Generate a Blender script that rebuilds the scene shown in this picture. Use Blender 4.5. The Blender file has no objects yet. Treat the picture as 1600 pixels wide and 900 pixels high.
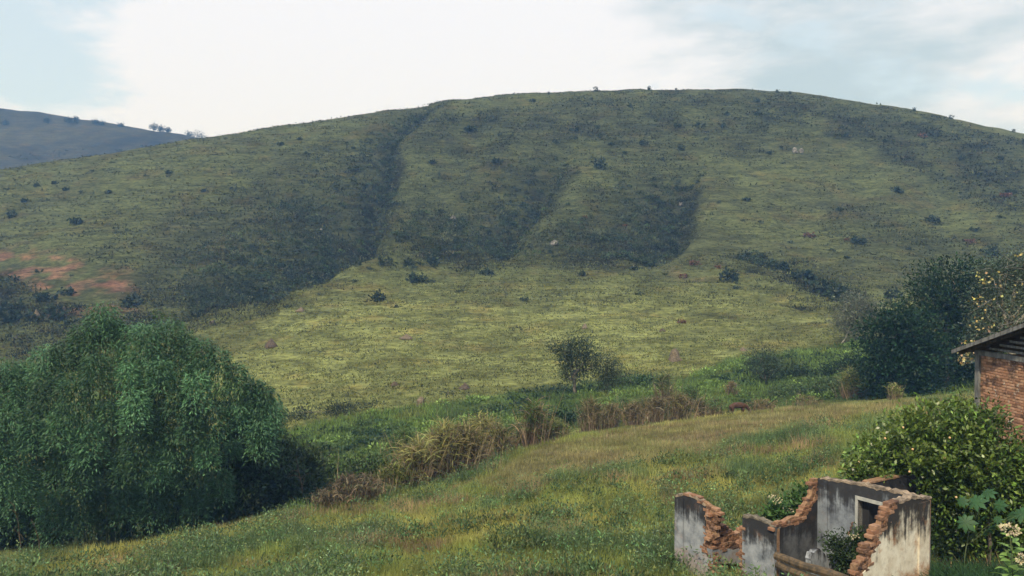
import bpy, bmesh, math, random
import numpy as np
from mathutils import Vector, Matrix

rng = np.random.default_rng(7)
random.seed(7)
scene = bpy.context.scene
COL = scene.collection

# ------------------------------------------------------------------ camera, sky, sun, exposure
F_PX, CX, CY, HORIZON = 1200.0, 800.0, 450.0, 420.0
PITCH = math.atan((CY - HORIZON) / F_PX)
cam_d = bpy.data.cameras.new('camera')
cam_d.sensor_width = 36.0
cam_d.lens = 36.0 * F_PX / 1600.0
cam_d.clip_start, cam_d.clip_end = 0.1, 5000.0
cam = bpy.data.objects.new('camera', cam_d)
COL.objects.link(cam)
cam.location = (0, 0, 0)
cam.rotation_euler = (math.pi / 2 - PITCH, 0, 0)
scene.camera = cam

SUN_AZ, SUN_EL = math.radians(205), math.radians(48)      # azimuth clockwise from the view direction (+Y)
sd = Vector((math.sin(SUN_AZ) * math.cos(SUN_EL), math.cos(SUN_AZ) * math.cos(SUN_EL), math.sin(SUN_EL)))
sun_d = bpy.data.lights.new('sun', 'SUN')
sun_d.energy, sun_d.angle, sun_d.color = 4.5, math.radians(2), (1.0, 0.90, 0.68)
sun = bpy.data.objects.new('sun', sun_d)
COL.objects.link(sun)
sun.rotation_euler = sd.to_track_quat('Z', 'Y').to_euler()
sun.location = (0, 0, 60)

world = bpy.data.worlds.new('World')
scene.world = world
world.use_nodes = True
wn, wl = world.node_tree.nodes, world.node_tree.links
wn.clear()
def N(t, nodes, **kw):
    n = nodes.new(t)
    for k, v in kw.items():
        setattr(n, k, v)
    return n
w_out = N('ShaderNodeOutputWorld', wn)
w_bg = N('ShaderNodeBackground', wn); w_bg.inputs['Strength'].default_value = 0.10
w_sky = N('ShaderNodeTexSky', wn)
w_sky.sky_type = 'NISHITA'; w_sky.sun_disc = False
w_sky.sun_elevation, w_sky.sun_rotation = SUN_EL, SUN_AZ
w_sky.altitude = 600
w_tc = N('ShaderNodeTexCoord', wn)
def wmath(op, a, b=None, clamp=False):
    n = N('ShaderNodeMath', wn, operation=op, use_clamp=clamp)
    for i, v in enumerate((a, b)):
        if v is None: continue
        if isinstance(v, (int, float)): n.inputs[i].default_value = v
        else: wl.new(v, n.inputs[i])
    return n.outputs[0]
def wnoise(scale, loc, sc=(1, 1, 1), detail=5, rough=0.55):
    m = N('ShaderNodeMapping', wn)
    m.inputs['Location'].default_value = loc; m.inputs['Scale'].default_value = sc
    wl.new(w_tc.outputs['Generated'], m.inputs['Vector'])
    n = N('ShaderNodeTexNoise', wn)
    n.inputs['Scale'].default_value = scale; n.inputs['Detail'].default_value = detail
    n.inputs['Roughness'].default_value = rough
    wl.new(m.outputs[0], n.inputs['Vector'])
    return n.outputs['Fac']
def wramp(v, a, b):
    n = N('ShaderNodeMapRange', wn, interpolation_type='SMOOTHSTEP')
    wl.new(v, n.inputs['Value'])
    n.inputs['From Min'].default_value = a; n.inputs['From Max'].default_value = b
    return n.outputs['Result']
def wblob(px, py, w):
    v = Vector(((px - CX) / F_PX, 1, (HORIZON - py) / F_PX)).normalized()
    d = N('ShaderNodeVectorMath', wn, operation='DISTANCE')
    wl.new(w_tc.outputs['Generated'], d.inputs[0]); d.inputs[1].default_value = v
    r = N('ShaderNodeMapRange', wn, interpolation_type='SMOOTHSTEP')
    wl.new(d.outputs['Value'], r.inputs['Value'])
    r.inputs['From Min'].default_value = w; r.inputs['From Max'].default_value = 0.0
    return r.outputs['Result']
def wmix(fac, a, b):
    n = N('ShaderNodeMix', wn, data_type='RGBA')
    wl.new(fac, n.inputs['Factor'])
    for i, v in ((6, a), (7, b)):
        if isinstance(v, tuple): n.inputs[i].default_value = (*v, 1)
        else: wl.new(v, n.inputs[i])
    return n.outputs[2]
# openings in the cloud (blue) and heavier cloud bases (grey)
n1 = wnoise(5.0, (0.3, 1.7, 0.2), (1, 1, 2.6))
n2 = wnoise(3.2, (4.1, 0.6, 2.2), (1, 1, 3.2), 6, 0.6)
gap = wmath('ADD', n1, wmath('MULTIPLY', wblob(40, 70, 0.24), 0.16))
gap = wmath('SUBTRACT', gap, wmath('MULTIPLY', wblob(620, 60, 0.50), 0.40))
gap = wramp(gap, 0.50, 0.66)
grey = wmath('ADD', n2, wmath('MULTIPLY', wblob(1400, -60, 0.40), 0.20))
grey = wmath('ADD', grey, wmath('MULTIPLY', wblob(1280, 105, 0.16), 0.08))
grey = wmath('SUBTRACT', grey, wmath('MULTIPLY', wblob(600, 60, 0.45), 0.35))
grey = wramp(grey, 0.44, 0.74)
w_blue = wmix(wmath('ADD', 0.72, 0.0), w_sky.outputs['Color'], (8.0, 9.5, 10.9))
cloud = wmix(grey, (8.95, 9.15, 10.1), (5.1, 6.3, 7.3))
skycol = wmix(gap, cloud, w_blue)
wl.new(skycol, w_bg.inputs['Color'])
wl.new(w_bg.outputs[0], w_out.inputs['Surface'])

scene.view_settings.view_transform = 'Standard'
scene.view_settings.look = 'None'
scene.view_settings.exposure = 0.08
scene.view_settings.gamma = 1.0
scene.cycles.max_bounces = 6
scene.cycles.diffuse_bounces = 3
scene.cycles.transmission_bounces = 3
scene.cycles.transparent_max_bounces = 6
scene.cycles.volume_bounces = 0

# ------------------------------------------------------------------ pixel <-> place
cp, sp = math.cos(PITCH), math.sin(PITCH)
def elev(py):
    b = (CY - np.asarray(py, float)) / F_PX
    return (b * cp - sp) / (cp + b * sp)             # z per metre of forward depth
def at(px, py, d):
    b = (CY - py) / F_PX
    k = d / (cp + b * sp)
    return Vector(((px - CX) / F_PX * k, d, (b * cp - sp) * k))
def proj(P):
    P = np.asarray(P, float)
    f = P[..., 1] * cp - P[..., 2] * sp
    u = P[..., 1] * sp + P[..., 2] * cp
    f = np.maximum(f, 1e-3)
    return CX + F_PX * P[..., 0] / f, CY - F_PX * u / f

# ------------------------------------------------------------------ noise
_perm = rng.permutation(512)
_perm = np.concatenate([_perm, _perm])
_ang = rng.uniform(0, 2 * np.pi, 1024)
_gx, _gy = np.cos(_ang), np.sin(_ang)
def perlin(x, y):
    xi, yi = np.floor(x).astype(int), np.floor(y).astype(int)
    xf, yf = x - xi, y - yi
    u, v = xf * xf * xf * (xf * (xf * 6 - 15) + 10), yf * yf * yf * (yf * (yf * 6 - 15) + 10)
    def g(ix, iy, dx, dy):
        h = _perm[(_perm[ix & 511] + iy) & 511]
        return _gx[h] * dx + _gy[h] * dy
    a = g(xi, yi, xf, yf); b = g(xi + 1, yi, xf - 1, yf)
    c = g(xi, yi + 1, xf, yf - 1); d = g(xi + 1, yi + 1, xf - 1, yf - 1)
    return (a + (b - a) * u + (c - a) * v + (a - b - c + d) * u * v) * 1.4
def fbm(x, y, s, oct=4):
    t, a = 0, 1.0
    for k in range(oct):
        t = t + a * perlin(x / s + 13.7 * k, y / s - 7.1 * k); s *= 0.5; a *= 0.5
    return t
def sstep(a, b, x):
    t = np.clip((x - a) / (b - a), 0, 1)
    return t * t * (3 - 2 * t)

# ------------------------------------------------------------------ terrain height
def pchip(x, y, q):
    h = np.diff(x); dl = np.diff(y) / h
    m = np.zeros_like(y)
    for i in range(1, len(x) - 1):
        if dl[i - 1] * dl[i] > 0:
            w1, w2 = 2 * h[i] + h[i - 1], h[i] + 2 * h[i - 1]
            m[i] = (w1 + w2) / (w1 / dl[i - 1] + w2 / dl[i])
    m[0], m[-1] = dl[0], dl[-1]
    k = np.clip(np.searchsorted(x, q) - 1, 0, len(x) - 2)
    t = np.clip((q - x[k]) / h[k], 0, 1)
    return ((1 + 2 * t) * (1 - t) ** 2 * y[k] + t * (1 - t) ** 2 * h[k] * m[k]
            + t * t * (3 - 2 * t) * y[k + 1] + t * t * (t - 1) * h[k] * m[k + 1])
# land profile: nodes along the view, given at a few bearings as (bearing px, forward metres, px height)
NODES = [
    [(-300, 27, 930), (0, 26, 905), (200, 25, 905), (400, 24, 905), (600, 22.5, 905), (800, 22, 905), (1000, 22, 905), (1200, 22.5, 905), (1400, 21.5, 905), (1600, 20.5, 905), (1900, 19, 905)],
    [(-300, 30, 905), (0, 29, 890), (200, 29, 880), (400, 30, 850), (600, 32, 825), (800, 34, 780), (1000, 36, 745), (1200, 38, 718), (1400, 38, 690), (1600, 34, 690), (1900, 32, 690)],
    [(-300, 33, 890), (0, 32, 877), (200, 33, 856), (400, 35, 818), (500, 37, 800), (600, 40, 779), (700, 45, 750), (800, 50, 709), (900, 53, 684), (1000, 56, 668), (1200, 60, 645), (1400, 60, 628), (1600, 55, 616), (1900, 50, 610)],
    [(-300, 44, 885), (0, 44, 862), (200, 45, 855), (400, 44, 806), (500, 45, 787), (600, 48, 763), (700, 53, 733), (800, 57, 697), (900, 60, 674), (1000, 62, 660), (1150, 65, 650), (1250, 67, 641), (1400, 70, 621), (1600, 66, 607), (1900, 60, 600)],
    [(-300, 60, 800), (0, 60, 790), (200, 60, 780), (400, 62, 725), (600, 64, 688), (800, 70, 658), (1000, 74, 622), (1200, 80, 603), (1400, 82, 587), (1600, 80, 575), (1900, 80, 570)],
    [(-300, 80, 690), (0, 80, 690), (200, 80, 690), (400, 78, 668), (600, 78, 640), (800, 84, 611), (1000, 90, 590), (1200, 98, 556), (1400, 100, 532), (1600, 100, 515), (1900, 100, 510)],
    [(-300, 83, 678), (0, 83, 678), (200, 83, 676), (400, 80.5, 656), (600, 80.5, 629), (800, 86.5, 601), (1000, 92.5, 581), (1200, 100.5, 549), (1400, 103, 526), (1600, 103, 509), (1900, 103, 504)],
    [(-300, 110, 610), (0, 110, 600), (200, 108, 590), (400, 108, 560), (600, 112, 540), (800, 118, 530), (1000, 120, 515), (1200, 124, 500), (1400, 125, 490), (1600, 124, 480), (1900, 124, 475)],
    [(-300, 140, 530), (0, 140, 515), (200, 145, 492), (400, 150, 458), (500, 158, 428), (600, 166, 411), (800, 170, 410), (1000, 170, 402), (1200, 165, 408), (1400, 160, 430), (1600, 158, 430), (1900, 155, 440)],
    [(-300, 190, 430), (0, 190, 385), (200, 200, 348), (400, 210, 312), (600, 216, 292), (800, 219, 280), (1000, 219, 272), (1200, 216, 276), (1400, 210, 295), (1600, 205, 318), (1900, 200, 360)],
    [(-300, 240, 318), (0, 250, 267), (100, 256, 250), (200, 262, 235), (300, 268, 219.5), (400, 275, 204), (500, 280, 188), (600, 285, 173), (700, 288, 159), (800, 290, 149), (900, 291, 142), (1000, 291, 140), (1100, 289, 140), (1200, 286, 143), (1300, 281, 152), (1400, 276, 168), (1500, 271, 187), (1600, 265, 208), (1900, 252, 285)],
    [(-300, 330, 360), (0, 340, 315), (400, 370, 255), (800, 390, 215), (1200, 385, 210), (1600, 360, 270), (1900, 340, 340)],
    [(-300, 460, 330), (0, 470, 295), (400, 500, 290), (800, 520, 300), (1200, 520, 310), (1600, 500, 330), (1900, 480, 380)],
    [(-300, 640, 128), (-100, 640, 158), (0, 640, 169), (50, 640, 174), (100, 640, 181), (200, 636, 197), (300, 630, 214), (400, 630, 240), (500, 630, 280), (700, 640, 330), (1200, 650, 340), (1900, 650, 380)],
    [(-300, 800, 190), (0, 800, 230), (400, 800, 300), (800, 800, 350), (1900, 800, 390)],
    [(-300, 1100, 380), (1900, 1100, 400)],
]
AZ_LIM = math.atan(1100 / 1200.0)
TAZ = np.linspace(-AZ_LIM, AZ_LIM, 420)
TLR = np.linspace(math.log(2.0), math.log(1250.0), 1700)
tpx = CX + F_PX * np.tan(TAZ)
node_r, node_e = [], []
node_r.append(np.full_like(TAZ, 3.0)); node_e.append(np.full_like(TAZ, -2.3 / 3.0))
node_r.append(np.full_like(TAZ, 8.0)); node_e.append(np.full_like(TAZ, -4.7 / 8.0))
for nd in NODES:
    a = np.array(nd, float)
    d = pchip(a[:, 0], a[:, 1], tpx); p = pchip(a[:, 0], a[:, 2], tpx)
    r = d / np.cos(TAZ)
    node_r.append(r); node_e.append(elev(p) * d / r)
node_r, node_e = np.array(node_r), np.array(node_e)
E_TAB = np.array([pchip(np.log(node_r[:, i]), node_e[:, i], TLR) for i in range(len(TAZ))])

# (line down the slope, narrow bed width, bed depth, hollow to the left: width at foot, depth)
GULLIES_PX = [
    ([(668, 166), (640, 190), (620, 215), (606, 255), (612, 300), (588, 345), (548, 393)], 3.5, 4.0, 26, 5.0),
    ([(548, 393), (480, 430), (390, 458), (300, 488)], 5, 2.5, 26, 3.0),
    ([(905, 215), (885, 240), (862, 285), (838, 322), (805, 358), (775, 400)], 4, 3.5, 22, 5.5),
    ([(1108, 256), (1082, 288), (1056, 328), (1034, 378), (1000, 398)], 4, 3.5, 22, 5.5),
    ([(1150, 398), (1205, 412), (1262, 432), (1310, 458), (1335, 474)], 3, 2.6, 2, 0.0),
    ([(1290, 300), (1240, 340), (1180, 372)], 7, 1.6, 12, 1.0),
    ([(340, 330), (280, 390), (220, 440)], 8, 1.8, 14, 1.5),
    ([(760, 190), (720, 240), (700, 300), (690, 350)], 5, 1.3, 12, 1.2),
    ([(1380, 210), (1350, 270), (1330, 340)], 6, 1.6, 16, 1.6),
    ([(1500, 230), (1470, 300), (1450, 370)], 6, 1.6, 16, 1.8),
    ([(1085, 436), (1150, 440), (1215, 452), (1275, 474), (1310, 482)], 1.5, 1.3, 2, 0.0),
    ([(990, 486), (1060, 488), (1130, 496), (1200, 500)], 1.4, 1.2, 2, 0.0),
    ([(1120, 415), (1190, 428), (1250, 448)], 1.4, 1.1, 2, 0.0),
    ([(1180, 470), (1250, 484), (1330, 490)], 1.4, 1.0, 2, 0.0),
    ([(1040, 404), (1100, 396), (1150, 398)], 1.6, 1.2, 2, 0.0),
]
def base_z(x, y):
    x, y = np.asarray(x, float), np.asarray(y, float)
    r = np.maximum(np.hypot(x, y), 0.05); az = np.arctan2(x, y)
    azc = np.clip(az, -AZ_LIM, AZ_LIM)
    fi = (azc + AZ_LIM) / (2 * AZ_LIM) * (len(TAZ) - 1)
    fj = np.clip((np.log(r) - TLR[0]) / (TLR[-1] - TLR[0]), 0, 1) * (len(TLR) - 1)
    i = np.clip(fi.astype(int), 0, len(TAZ) - 2); j = np.clip(fj.astype(int), 0, len(TLR) - 2)
    u, v = fi - i, fj - j
    e = (E_TAB[i, j] * (1 - u) * (1 - v) + E_TAB[i + 1, j] * u * (1 - v) + E_TAB[i, j + 1] * (1 - u) * v + E_TAB[i + 1, j + 1] * u * v)
    z = e * r
    z = np.where(r < 3, -1.7 - 0.6 * r / 3, z)
    k = sstep(math.radians(50), math.radians(85), np.abs(az))
    flat = np.where(r < 3, z, np.maximum(-9.0, -2.3 - 0.25 * (r - 3)))
    return z * (1 - k) + flat * k
def seg_dist(x, y, pts):
    best = np.full(np.shape(x), 1e9); par = np.zeros(np.shape(x)); L = 0; side = np.zeros(np.shape(x))
    for (ax, ay), (bx, by) in zip(pts[:-1], pts[1:]):
        dx, dy = bx - ax, by - ay; l2 = dx * dx + dy * dy
        t = np.clip(((x - ax) * dx + (y - ay) * dy) / l2, 0, 1)
        d = np.hypot(x - ax - t * dx, y - ay - t * dy)
        m = d < best
        par = np.where(m, L + t * math.sqrt(l2), par)
        side = np.where(m, np.sign((x - ax) * dy - (y - ay) * dx), side)
        best = np.where(m, d, best); L += math.sqrt(l2)
    return best, par / L, side
RR = np.exp(np.linspace(math.log(6), math.log(1000), 2600))
def hit_fn(zf, px, py):
    az = math.atan((px - CX) / F_PX); c = math.cos(az)
    z = zf(RR * math.sin(az), RR * c)
    e = float(elev(py))
    k = np.argmax(z / (RR * c) >= e)
    if k == 0: k = len(RR) - 1
    r = RR[k]
    return Vector((r * math.sin(az), r * c, float(z[k])))
GULLIES = []
for pts, w, dep, bw, bdep in GULLIES_PX:
    GULLIES.append(([tuple(hit_fn(base_z, *p)[:2]) for p in pts], w, dep, bw, bdep))
def ground_z(x, y):
    x, y = np.asarray(x, float), np.asarray(y, float)
    z = base_z(x, y)
    r = np.hypot(x, y)
    hillk = sstep(120, 165, r)
    wx, wy = x + 5 * perlin(x / 22, y / 22), y + 5 * perlin(x / 22 + 40, y / 22 + 9)
    for gi, (pts, w, dep, bw, bdep) in enumerate(GULLIES):
        d, t, sd_ = seg_dist(wx, wy, pts)
        if gi != 1: env = np.sin(np.pi * np.clip(t * 0.85 + 0.1, 0, 1)) if gi else 0.35 + 0.65 * t
        else: env = 1 - 0.6 * t
        if gi in (2, 3): env = env * sstep(0, .4, t)
        z = z - dep * np.exp(-(d / w) ** 2) * env
        wl_ = bw * (0.3 + 0.7 * t) if gi != 1 else bw
        z = z - np.where(sd_ > 0, bdep * np.exp(-(d / wl_) ** 2), bdep * np.exp(-(d / (w * 0.9)) ** 2)) * env
        z = z + np.where(sd_ < 0, bdep * 0.35 * np.exp(-((d - 2.6 * w) / (1.6 * w)) ** 2), 0) * env
    z = z + hillk * (1.1 * fbm(x, y, 38, 3) * sstep(1.0, 0.75, np.abs(np.log(np.maximum(r, 1) / 290) * 6) * 0 + 0.5))
    z = z + sstep(15, 30, r) * 0.10 * fbm(x, y, 6, 3)
    z = z + sstep(60, 90, r) * 0.22 * fbm(x, y, 9, 4)
    return z
def hit(px, py):
    return hit_fn(ground_z, px, py)
def drop(x, y):
    return Vector((x, y, float(ground_z(np.array([x]), np.array([y]))[0])))

# ------------------------------------------------------------------ object helpers
def link(o, parent=None):
    COL.objects.link(o)
    if parent is not None: o.parent = parent
    return o
def tag(o, label=None, cat=None, group=None, kind=None):
    if label: o['label'] = label
    if cat: o['category'] = cat
    if group: o['group'] = group
    if kind: o['kind'] = kind
    return o
def thing(name, label, cat, loc, group=None):
    o = bpy.data.objects.new(name, None); o.empty_display_size = 0.2
    o.location = loc; link(o)
    return tag(o, label, cat, group)
def make_mesh(name, V, F, mat, col=None, smooth=False):
    V = np.ascontiguousarray(V, dtype=np.float32).reshape(-1, 3)
    F = np.ascontiguousarray(F, dtype=np.int32)
    k = F.shape[1]
    me = bpy.data.meshes.new(name)
    me.vertices.add(len(V)); me.vertices.foreach_set('co', V.ravel())
    me.loops.add(F.size); me.loops.foreach_set('vertex_index', F.ravel())
    me.polygons.add(len(F))
    me.polygons.foreach_set('loop_start', np.arange(0, F.size, k, dtype=np.int32))
    if smooth: me.polygons.foreach_set('use_smooth', np.ones(len(F), dtype=bool))
    me.update(calc_edges=True)
    if col is not None:
        a = me.attributes.new('col', 'FLOAT_COLOR', 'POINT')
        c = np.ones((len(V), 4), dtype=np.float32); c[:, :3] = col
        a.data.foreach_set('color', c.ravel())
    me.materials.append(mat)
    return me
def mesh_obj(name, V, F, mat, parent=None, col=None, smooth=False, origin=None):
    V = np.asarray(V, float)
    if parent is not None: V = V - np.array(parent.matrix_basis.translation)
    elif origin is not None: V = V - np.array(origin)
    o = bpy.data.objects.new(name, make_mesh(name, V, F, mat, col, smooth))
    if parent is None and origin is not None: o.location = origin
    return link(o, parent)
def join(parts):
    Vs, Fs, Cs, n = [], [], [], 0
    for p in parts:
        Vs.append(p[0]); Fs.append(p[1] + n); n += len(p[0])
        if len(p) > 2: Cs.append(np.broadcast_to(p[2], (len(p[0]), 3)))
    return np.concatenate(Vs), np.concatenate(Fs), (np.concatenate(Cs) if Cs else None)
def unit(v):
    return v / np.maximum(np.linalg.norm(v, axis=-1, keepdims=True), 1e-9)
def rand_dir(n):
    return unit(rng.normal(size=(n, 3)))
def leaves(P, A, L, W, C, fold=0.0, upright=0.0):
    """diamond leaves: start P, axis A, length L, width W, one colour each; upright > 0 turns the blades face up"""
    n = len(P); A = unit(A)
    S = unit(np.cross(A, rand_dir(n) * (1 - upright) + np.array([0, 0, 1.0]) * upright) + 1e-5)
    L = np.broadcast_to(L, n)[:, None]; W = np.broadcast_to(W, n)[:, None]
    up = np.cross(S, A)
    V = np.stack([P, P + A * L * 0.45 + S * W * 0.5 + up * W * fold, P + A * L, P + A * L * 0.5 - S * W * 0.5 + up * W * fold], 1).reshape(-1, 3)
    F = np.arange(4 * n).reshape(n, 4)
    return V, F, np.repeat(np.broadcast_to(C, (n, 3)), 4, 0)
def blades(P, H, W, lean, C, Ct=None):
    """single-triangle blades of grass"""
    n = len(P)
    a = rng.uniform(0, 2 * np.pi, n)
    s = np.stack([np.cos(a), np.sin(a), np.zeros(n)], 1) * (np.broadcast_to(W, n)[:, None] * 0.5)
    b = rng.uniform(0, 2 * np.pi, n)
    ln = np.abs(rng.normal(0, 1, n)) * lean * H
    tip = P + np.stack([np.cos(b) * ln, np.sin(b) * ln, H], 1)
    V = np.stack([P - s, P + s, tip], 1).reshape(-1, 3)
    F = np.arange(3 * n).reshape(n, 3)
    C = np.broadcast_to(C, (n, 3)); Ct = C if Ct is None else np.broadcast_to(Ct, (n, 3))
    return V, F, np.stack([C, C, Ct], 1).reshape(-1, 3)
def strips(P, D, L, W, droop, C, Ct, seg=3):
    """arching long leaves"""
    n = len(P); D = unit(D)
    S = unit(np.cross(D, np.array([0, 0, 1.0])) + 1e-4)
    rot = rng.uniform(0, 2 * np.pi, n)[:, None]
    S = unit(S * np.cos(rot) + np.cross(D, S) * np.sin(rot))
    L = np.broadcast_to(L, n)[:, None]; W = np.broadcast_to(W, n)[:, None]; droop = np.broadcast_to(droop, n)[:, None]
    rows = []
    for k in range(seg + 1):
        t = k / seg
        c = P + D * L * t + np.array([0, 0, -1.0]) * droop * L * t * t
        w = W * (1 - t) ** 0.7 * 0.5 + 0.002
        rows.append(np.stack([c - S * w, c + S * w], 1))
    V = np.stack(rows, 1).reshape(-1, 3)
    base = (np.arange(n) * 2 * (seg + 1))[:, None]
    q = np.concatenate([np.array([[2 * k, 2 * k + 1, 2 * k + 3, 2 * k + 2]]) for k in range(seg)], 0)
    F = (base[:, :, None] + q[None]).reshape(-1, 4)
    t = np.repeat(np.linspace(0, 1, seg + 1), 2)[None, :, None]
    C = np.broadcast_to(C, (n, 3))[:, None]; Ct = np.broadcast_to(Ct, (n, 3))[:, None]
    return V, F, (C * (1 - t) + Ct * t).reshape(-1, 3)
def tube(pts, rad, sides=6):
    pts = np.asarray(pts, float); rad = np.broadcast_to(rad, len(pts))
    T = unit(np.gradient(pts, axis=0))
    ref = np.array([1.0, 0.1, 0]) if abs(T[0][2]) > 0.7 else np.array([0, 0, 1.0])
    S = unit(np.cross(T, ref)); B = np.cross(T, S)
    a = np.linspace(0, 2 * np.pi, sides, endpoint=False)
    V = (pts[:, None] + rad[:, None, None] * (np.cos(a)[None, :, None] * S[:, None] + np.sin(a)[None, :, None] * B[:, None])).reshape(-1, 3)
    F = []
    for i in range(len(pts) - 1):
        for k in range(sides):
            F.append((i * sides + k, i * sides + (k + 1) % sides, (i + 1) * sides + (k + 1) % sides, (i + 1) * sides + k))
    return V, np.array(F)
def curve_pts(a, b, bend, n=6, jit=0.0):
    a, b, bend = np.array(a, float), np.array(b, float), np.array(bend, float)
    t = np.linspace(0, 1, n)[:, None]
    p = a * (1 - t) + b * t + bend * 4 * t * (1 - t)
    if jit: p[1:-1] += rng.normal(0, jit, (n - 2, 3))
    return p
def blob_pts(n, c, r, hollow=0.45):
    d = rand_dir(n); q = hollow + (1 - hollow) * rng.random(n) ** 0.5
    return np.array(c) + d * q[:, None] * np.array(r), d
def vary(c, n, v=0.2, hue=0.06):
    c = np.array(c, float)
    return np.clip(c * rng.lognormal(0, v, (n, 1)) * rng.lognormal(0, hue, (n, 3)), 0.003, 0.8)
def lerp(a, b, t):
    t = np.asarray(t)[:, None]
    return np.array(a) * (1 - t) + np.array(b) * t
def inpoly(x, y, poly):
    c = np.zeros(np.shape(x), bool); n = len(poly)
    for i in range(n):
        (x1, y1), (x2, y2) = poly[i], poly[(i + 1) % n]
        if y1 == y2: continue
        m = ((y1 > y) != (y2 > y)) & (x < (x2 - x1) * (y - y1) / (y2 - y1) + x1)
        c ^= m
    return c
def pmask(px, py, poly, warp, soft=1):
    """ragged-edged patch on the ground: average of several jittered tests"""
    t = 0
    for k in range(6):
        ox = warp * fbm(px + 100 * k, py * 2.2, 60, 3) ; oy = warp * 0.45 * fbm(px - 300, py * 2.2 + 70 * k, 60, 3)
        t = t + inpoly(px + ox, py + oy, poly)
    return t / 6.0

# ------------------------------------------------------------------ materials
def new_mat(name):
    m = bpy.data.materials.new(name); m.use_nodes = True
    nt = m.node_tree; nt.nodes.clear()
    out = nt.nodes.new('ShaderNodeOutputMaterial')
    b = nt.nodes.new('ShaderNodeBsdfPrincipled')
    nt.links.new(b.outputs[0], out.inputs['Surface'])
    return m, nt, b, out
def nnoise(nt, vec, scale, detail=4, rough=0.55, sc=None):
    if sc is not None:
        mp = nt.nodes.new('ShaderNodeMapping'); mp.inputs['Scale'].default_value = sc
        nt.links.new(vec, mp.inputs['Vector']); vec = mp.outputs[0]
    n = nt.nodes.new('ShaderNodeTexNoise')
    n.inputs['Scale'].default_value = scale; n.inputs['Detail'].default_value = detail; n.inputs['Roughness'].default_value = rough
    nt.links.new(vec, n.inputs['Vector'])
    return n.outputs['Fac']
def nramp(nt, v, a, b, lo=0.0, hi=1.0):
    n = nt.nodes.new('ShaderNodeMapRange'); n.interpolation_type = 'SMOOTHSTEP'
    nt.links.new(v, n.inputs['Value'])
    n.inputs['From Min'].default_value = a; n.inputs['From Max'].default_value = b
    n.inputs['To Min'].default_value = lo; n.inputs['To Max'].default_value = hi
    return n.outputs['Result']
def nmix(nt, fac, a, b, blend='MIX'):
    n = nt.nodes.new('ShaderNodeMix'); n.data_type = 'RGBA'; n.blend_type = blend
    if isinstance(fac, float): n.inputs['Factor'].default_value = fac
    else: nt.links.new(fac, n.inputs['Factor'])
    for i, v in ((6, a), (7, b)):
        if isinstance(v, tuple): n.inputs[i].default_value = (*v, 1)
        else: nt.links.new(v, n.inputs[i])
    return n.outputs[2]
def nmath(nt, op, a, b):
    n = nt.nodes.new('ShaderNodeMath'); n.operation = op
    for i, v in ((0, a), (1, b)):
        if isinstance(v, (int, float)): n.inputs[i].default_value = v
        else: nt.links.new(v, n.inputs[i])
    return n.outputs[0]
def nbump(nt, b, h, strength, dist):
    n = nt.nodes.new('ShaderNodeBump'); n.inputs['Strength'].default_value = strength; n.inputs['Distance'].default_value = dist
    nt.links.new(h, n.inputs['Height']); nt.links.new(n.outputs[0], b.inputs['Normal'])
def leaf_mat(name, trans=0.3, rough=0.55, spec=0.3):
    m, nt, b, out = new_mat(name)
    at_ = nt.nodes.new('ShaderNodeAttribute'); at_.attribute_name = 'col'
    geo = nt.nodes.new('ShaderNodeNewGeometry')
    v = nramp(nt, nnoise(nt, geo.outputs['Position'], 3.0, 2), 0.3, 0.7, 0.8, 1.2)
    c = nt.nodes.new('ShaderNodeVectorMath'); c.operation = 'SCALE'
    nt.links.new(at_.outputs['Color'], c.inputs[0]); nt.links.new(v, c.inputs['Scale'])
    nt.links.new(c.outputs[0], b.inputs['Base Color'])
    b.inputs['Roughness'].default_value = rough; b.inputs['Specular IOR Level'].default_value = spec
    tr = nt.nodes.new('ShaderNodeBsdfTranslucent'); nt.links.new(c.outputs[0], tr.inputs['Color'])
    mx = nt.nodes.new('ShaderNodeMixShader'); mx.inputs[0].default_value = trans
    nt.links.new(b.outputs[0], mx.inputs[1]); nt.links.new(tr.outputs[0], mx.inputs[2])
    nt.links.new(mx.outputs[0], out.inputs['Surface'])
    return m
M_LEAF = leaf_mat('leaf'); M_GRASS = leaf_mat('grass_blade', 0.35, 0.7, 0.15); M_GLOSSY = leaf_mat('glossy_leaf', 0.25, 0.38, 0.5)
M_DRY = leaf_mat('dry_stem', 0.15, 0.8, 0.1)
def bark_mat(name, c1, c2):
    m, nt, b, out = new_mat(name)
    geo = nt.nodes.new('ShaderNodeNewGeometry')
    f = nnoise(nt, geo.outputs['Position'], 9.0, 5, 0.6, (1, 1, 0.25))
    nt.links.new(nmix(nt, nramp(nt, f, 0.35, 0.65), c1, c2), b.inputs['Base Color'])
    b.inputs['Roughness'].default_value = 0.9
    nbump(nt, b, f, 0.6, 0.03)
    return m
M_BARK = bark_mat('bark', (0.07, 0.06, 0.05), (0.16, 0.14, 0.11)); M_PALE = bark_mat('pale_bark', (0.24, 0.22, 0.18), (0.36, 0.34, 0.28))
M_CULM = bark_mat('bamboo_culm', (0.05, 0.08, 0.035), (0.10, 0.13, 0.06))
M_WOOD = bark_mat('weathered_wood', (0.045, 0.036, 0.026), (0.12, 0.082, 0.048)); M_GREYWOOD = bark_mat('grey_wood', (0.09, 0.09, 0.09), (0.2, 0.2, 0.2))
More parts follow.
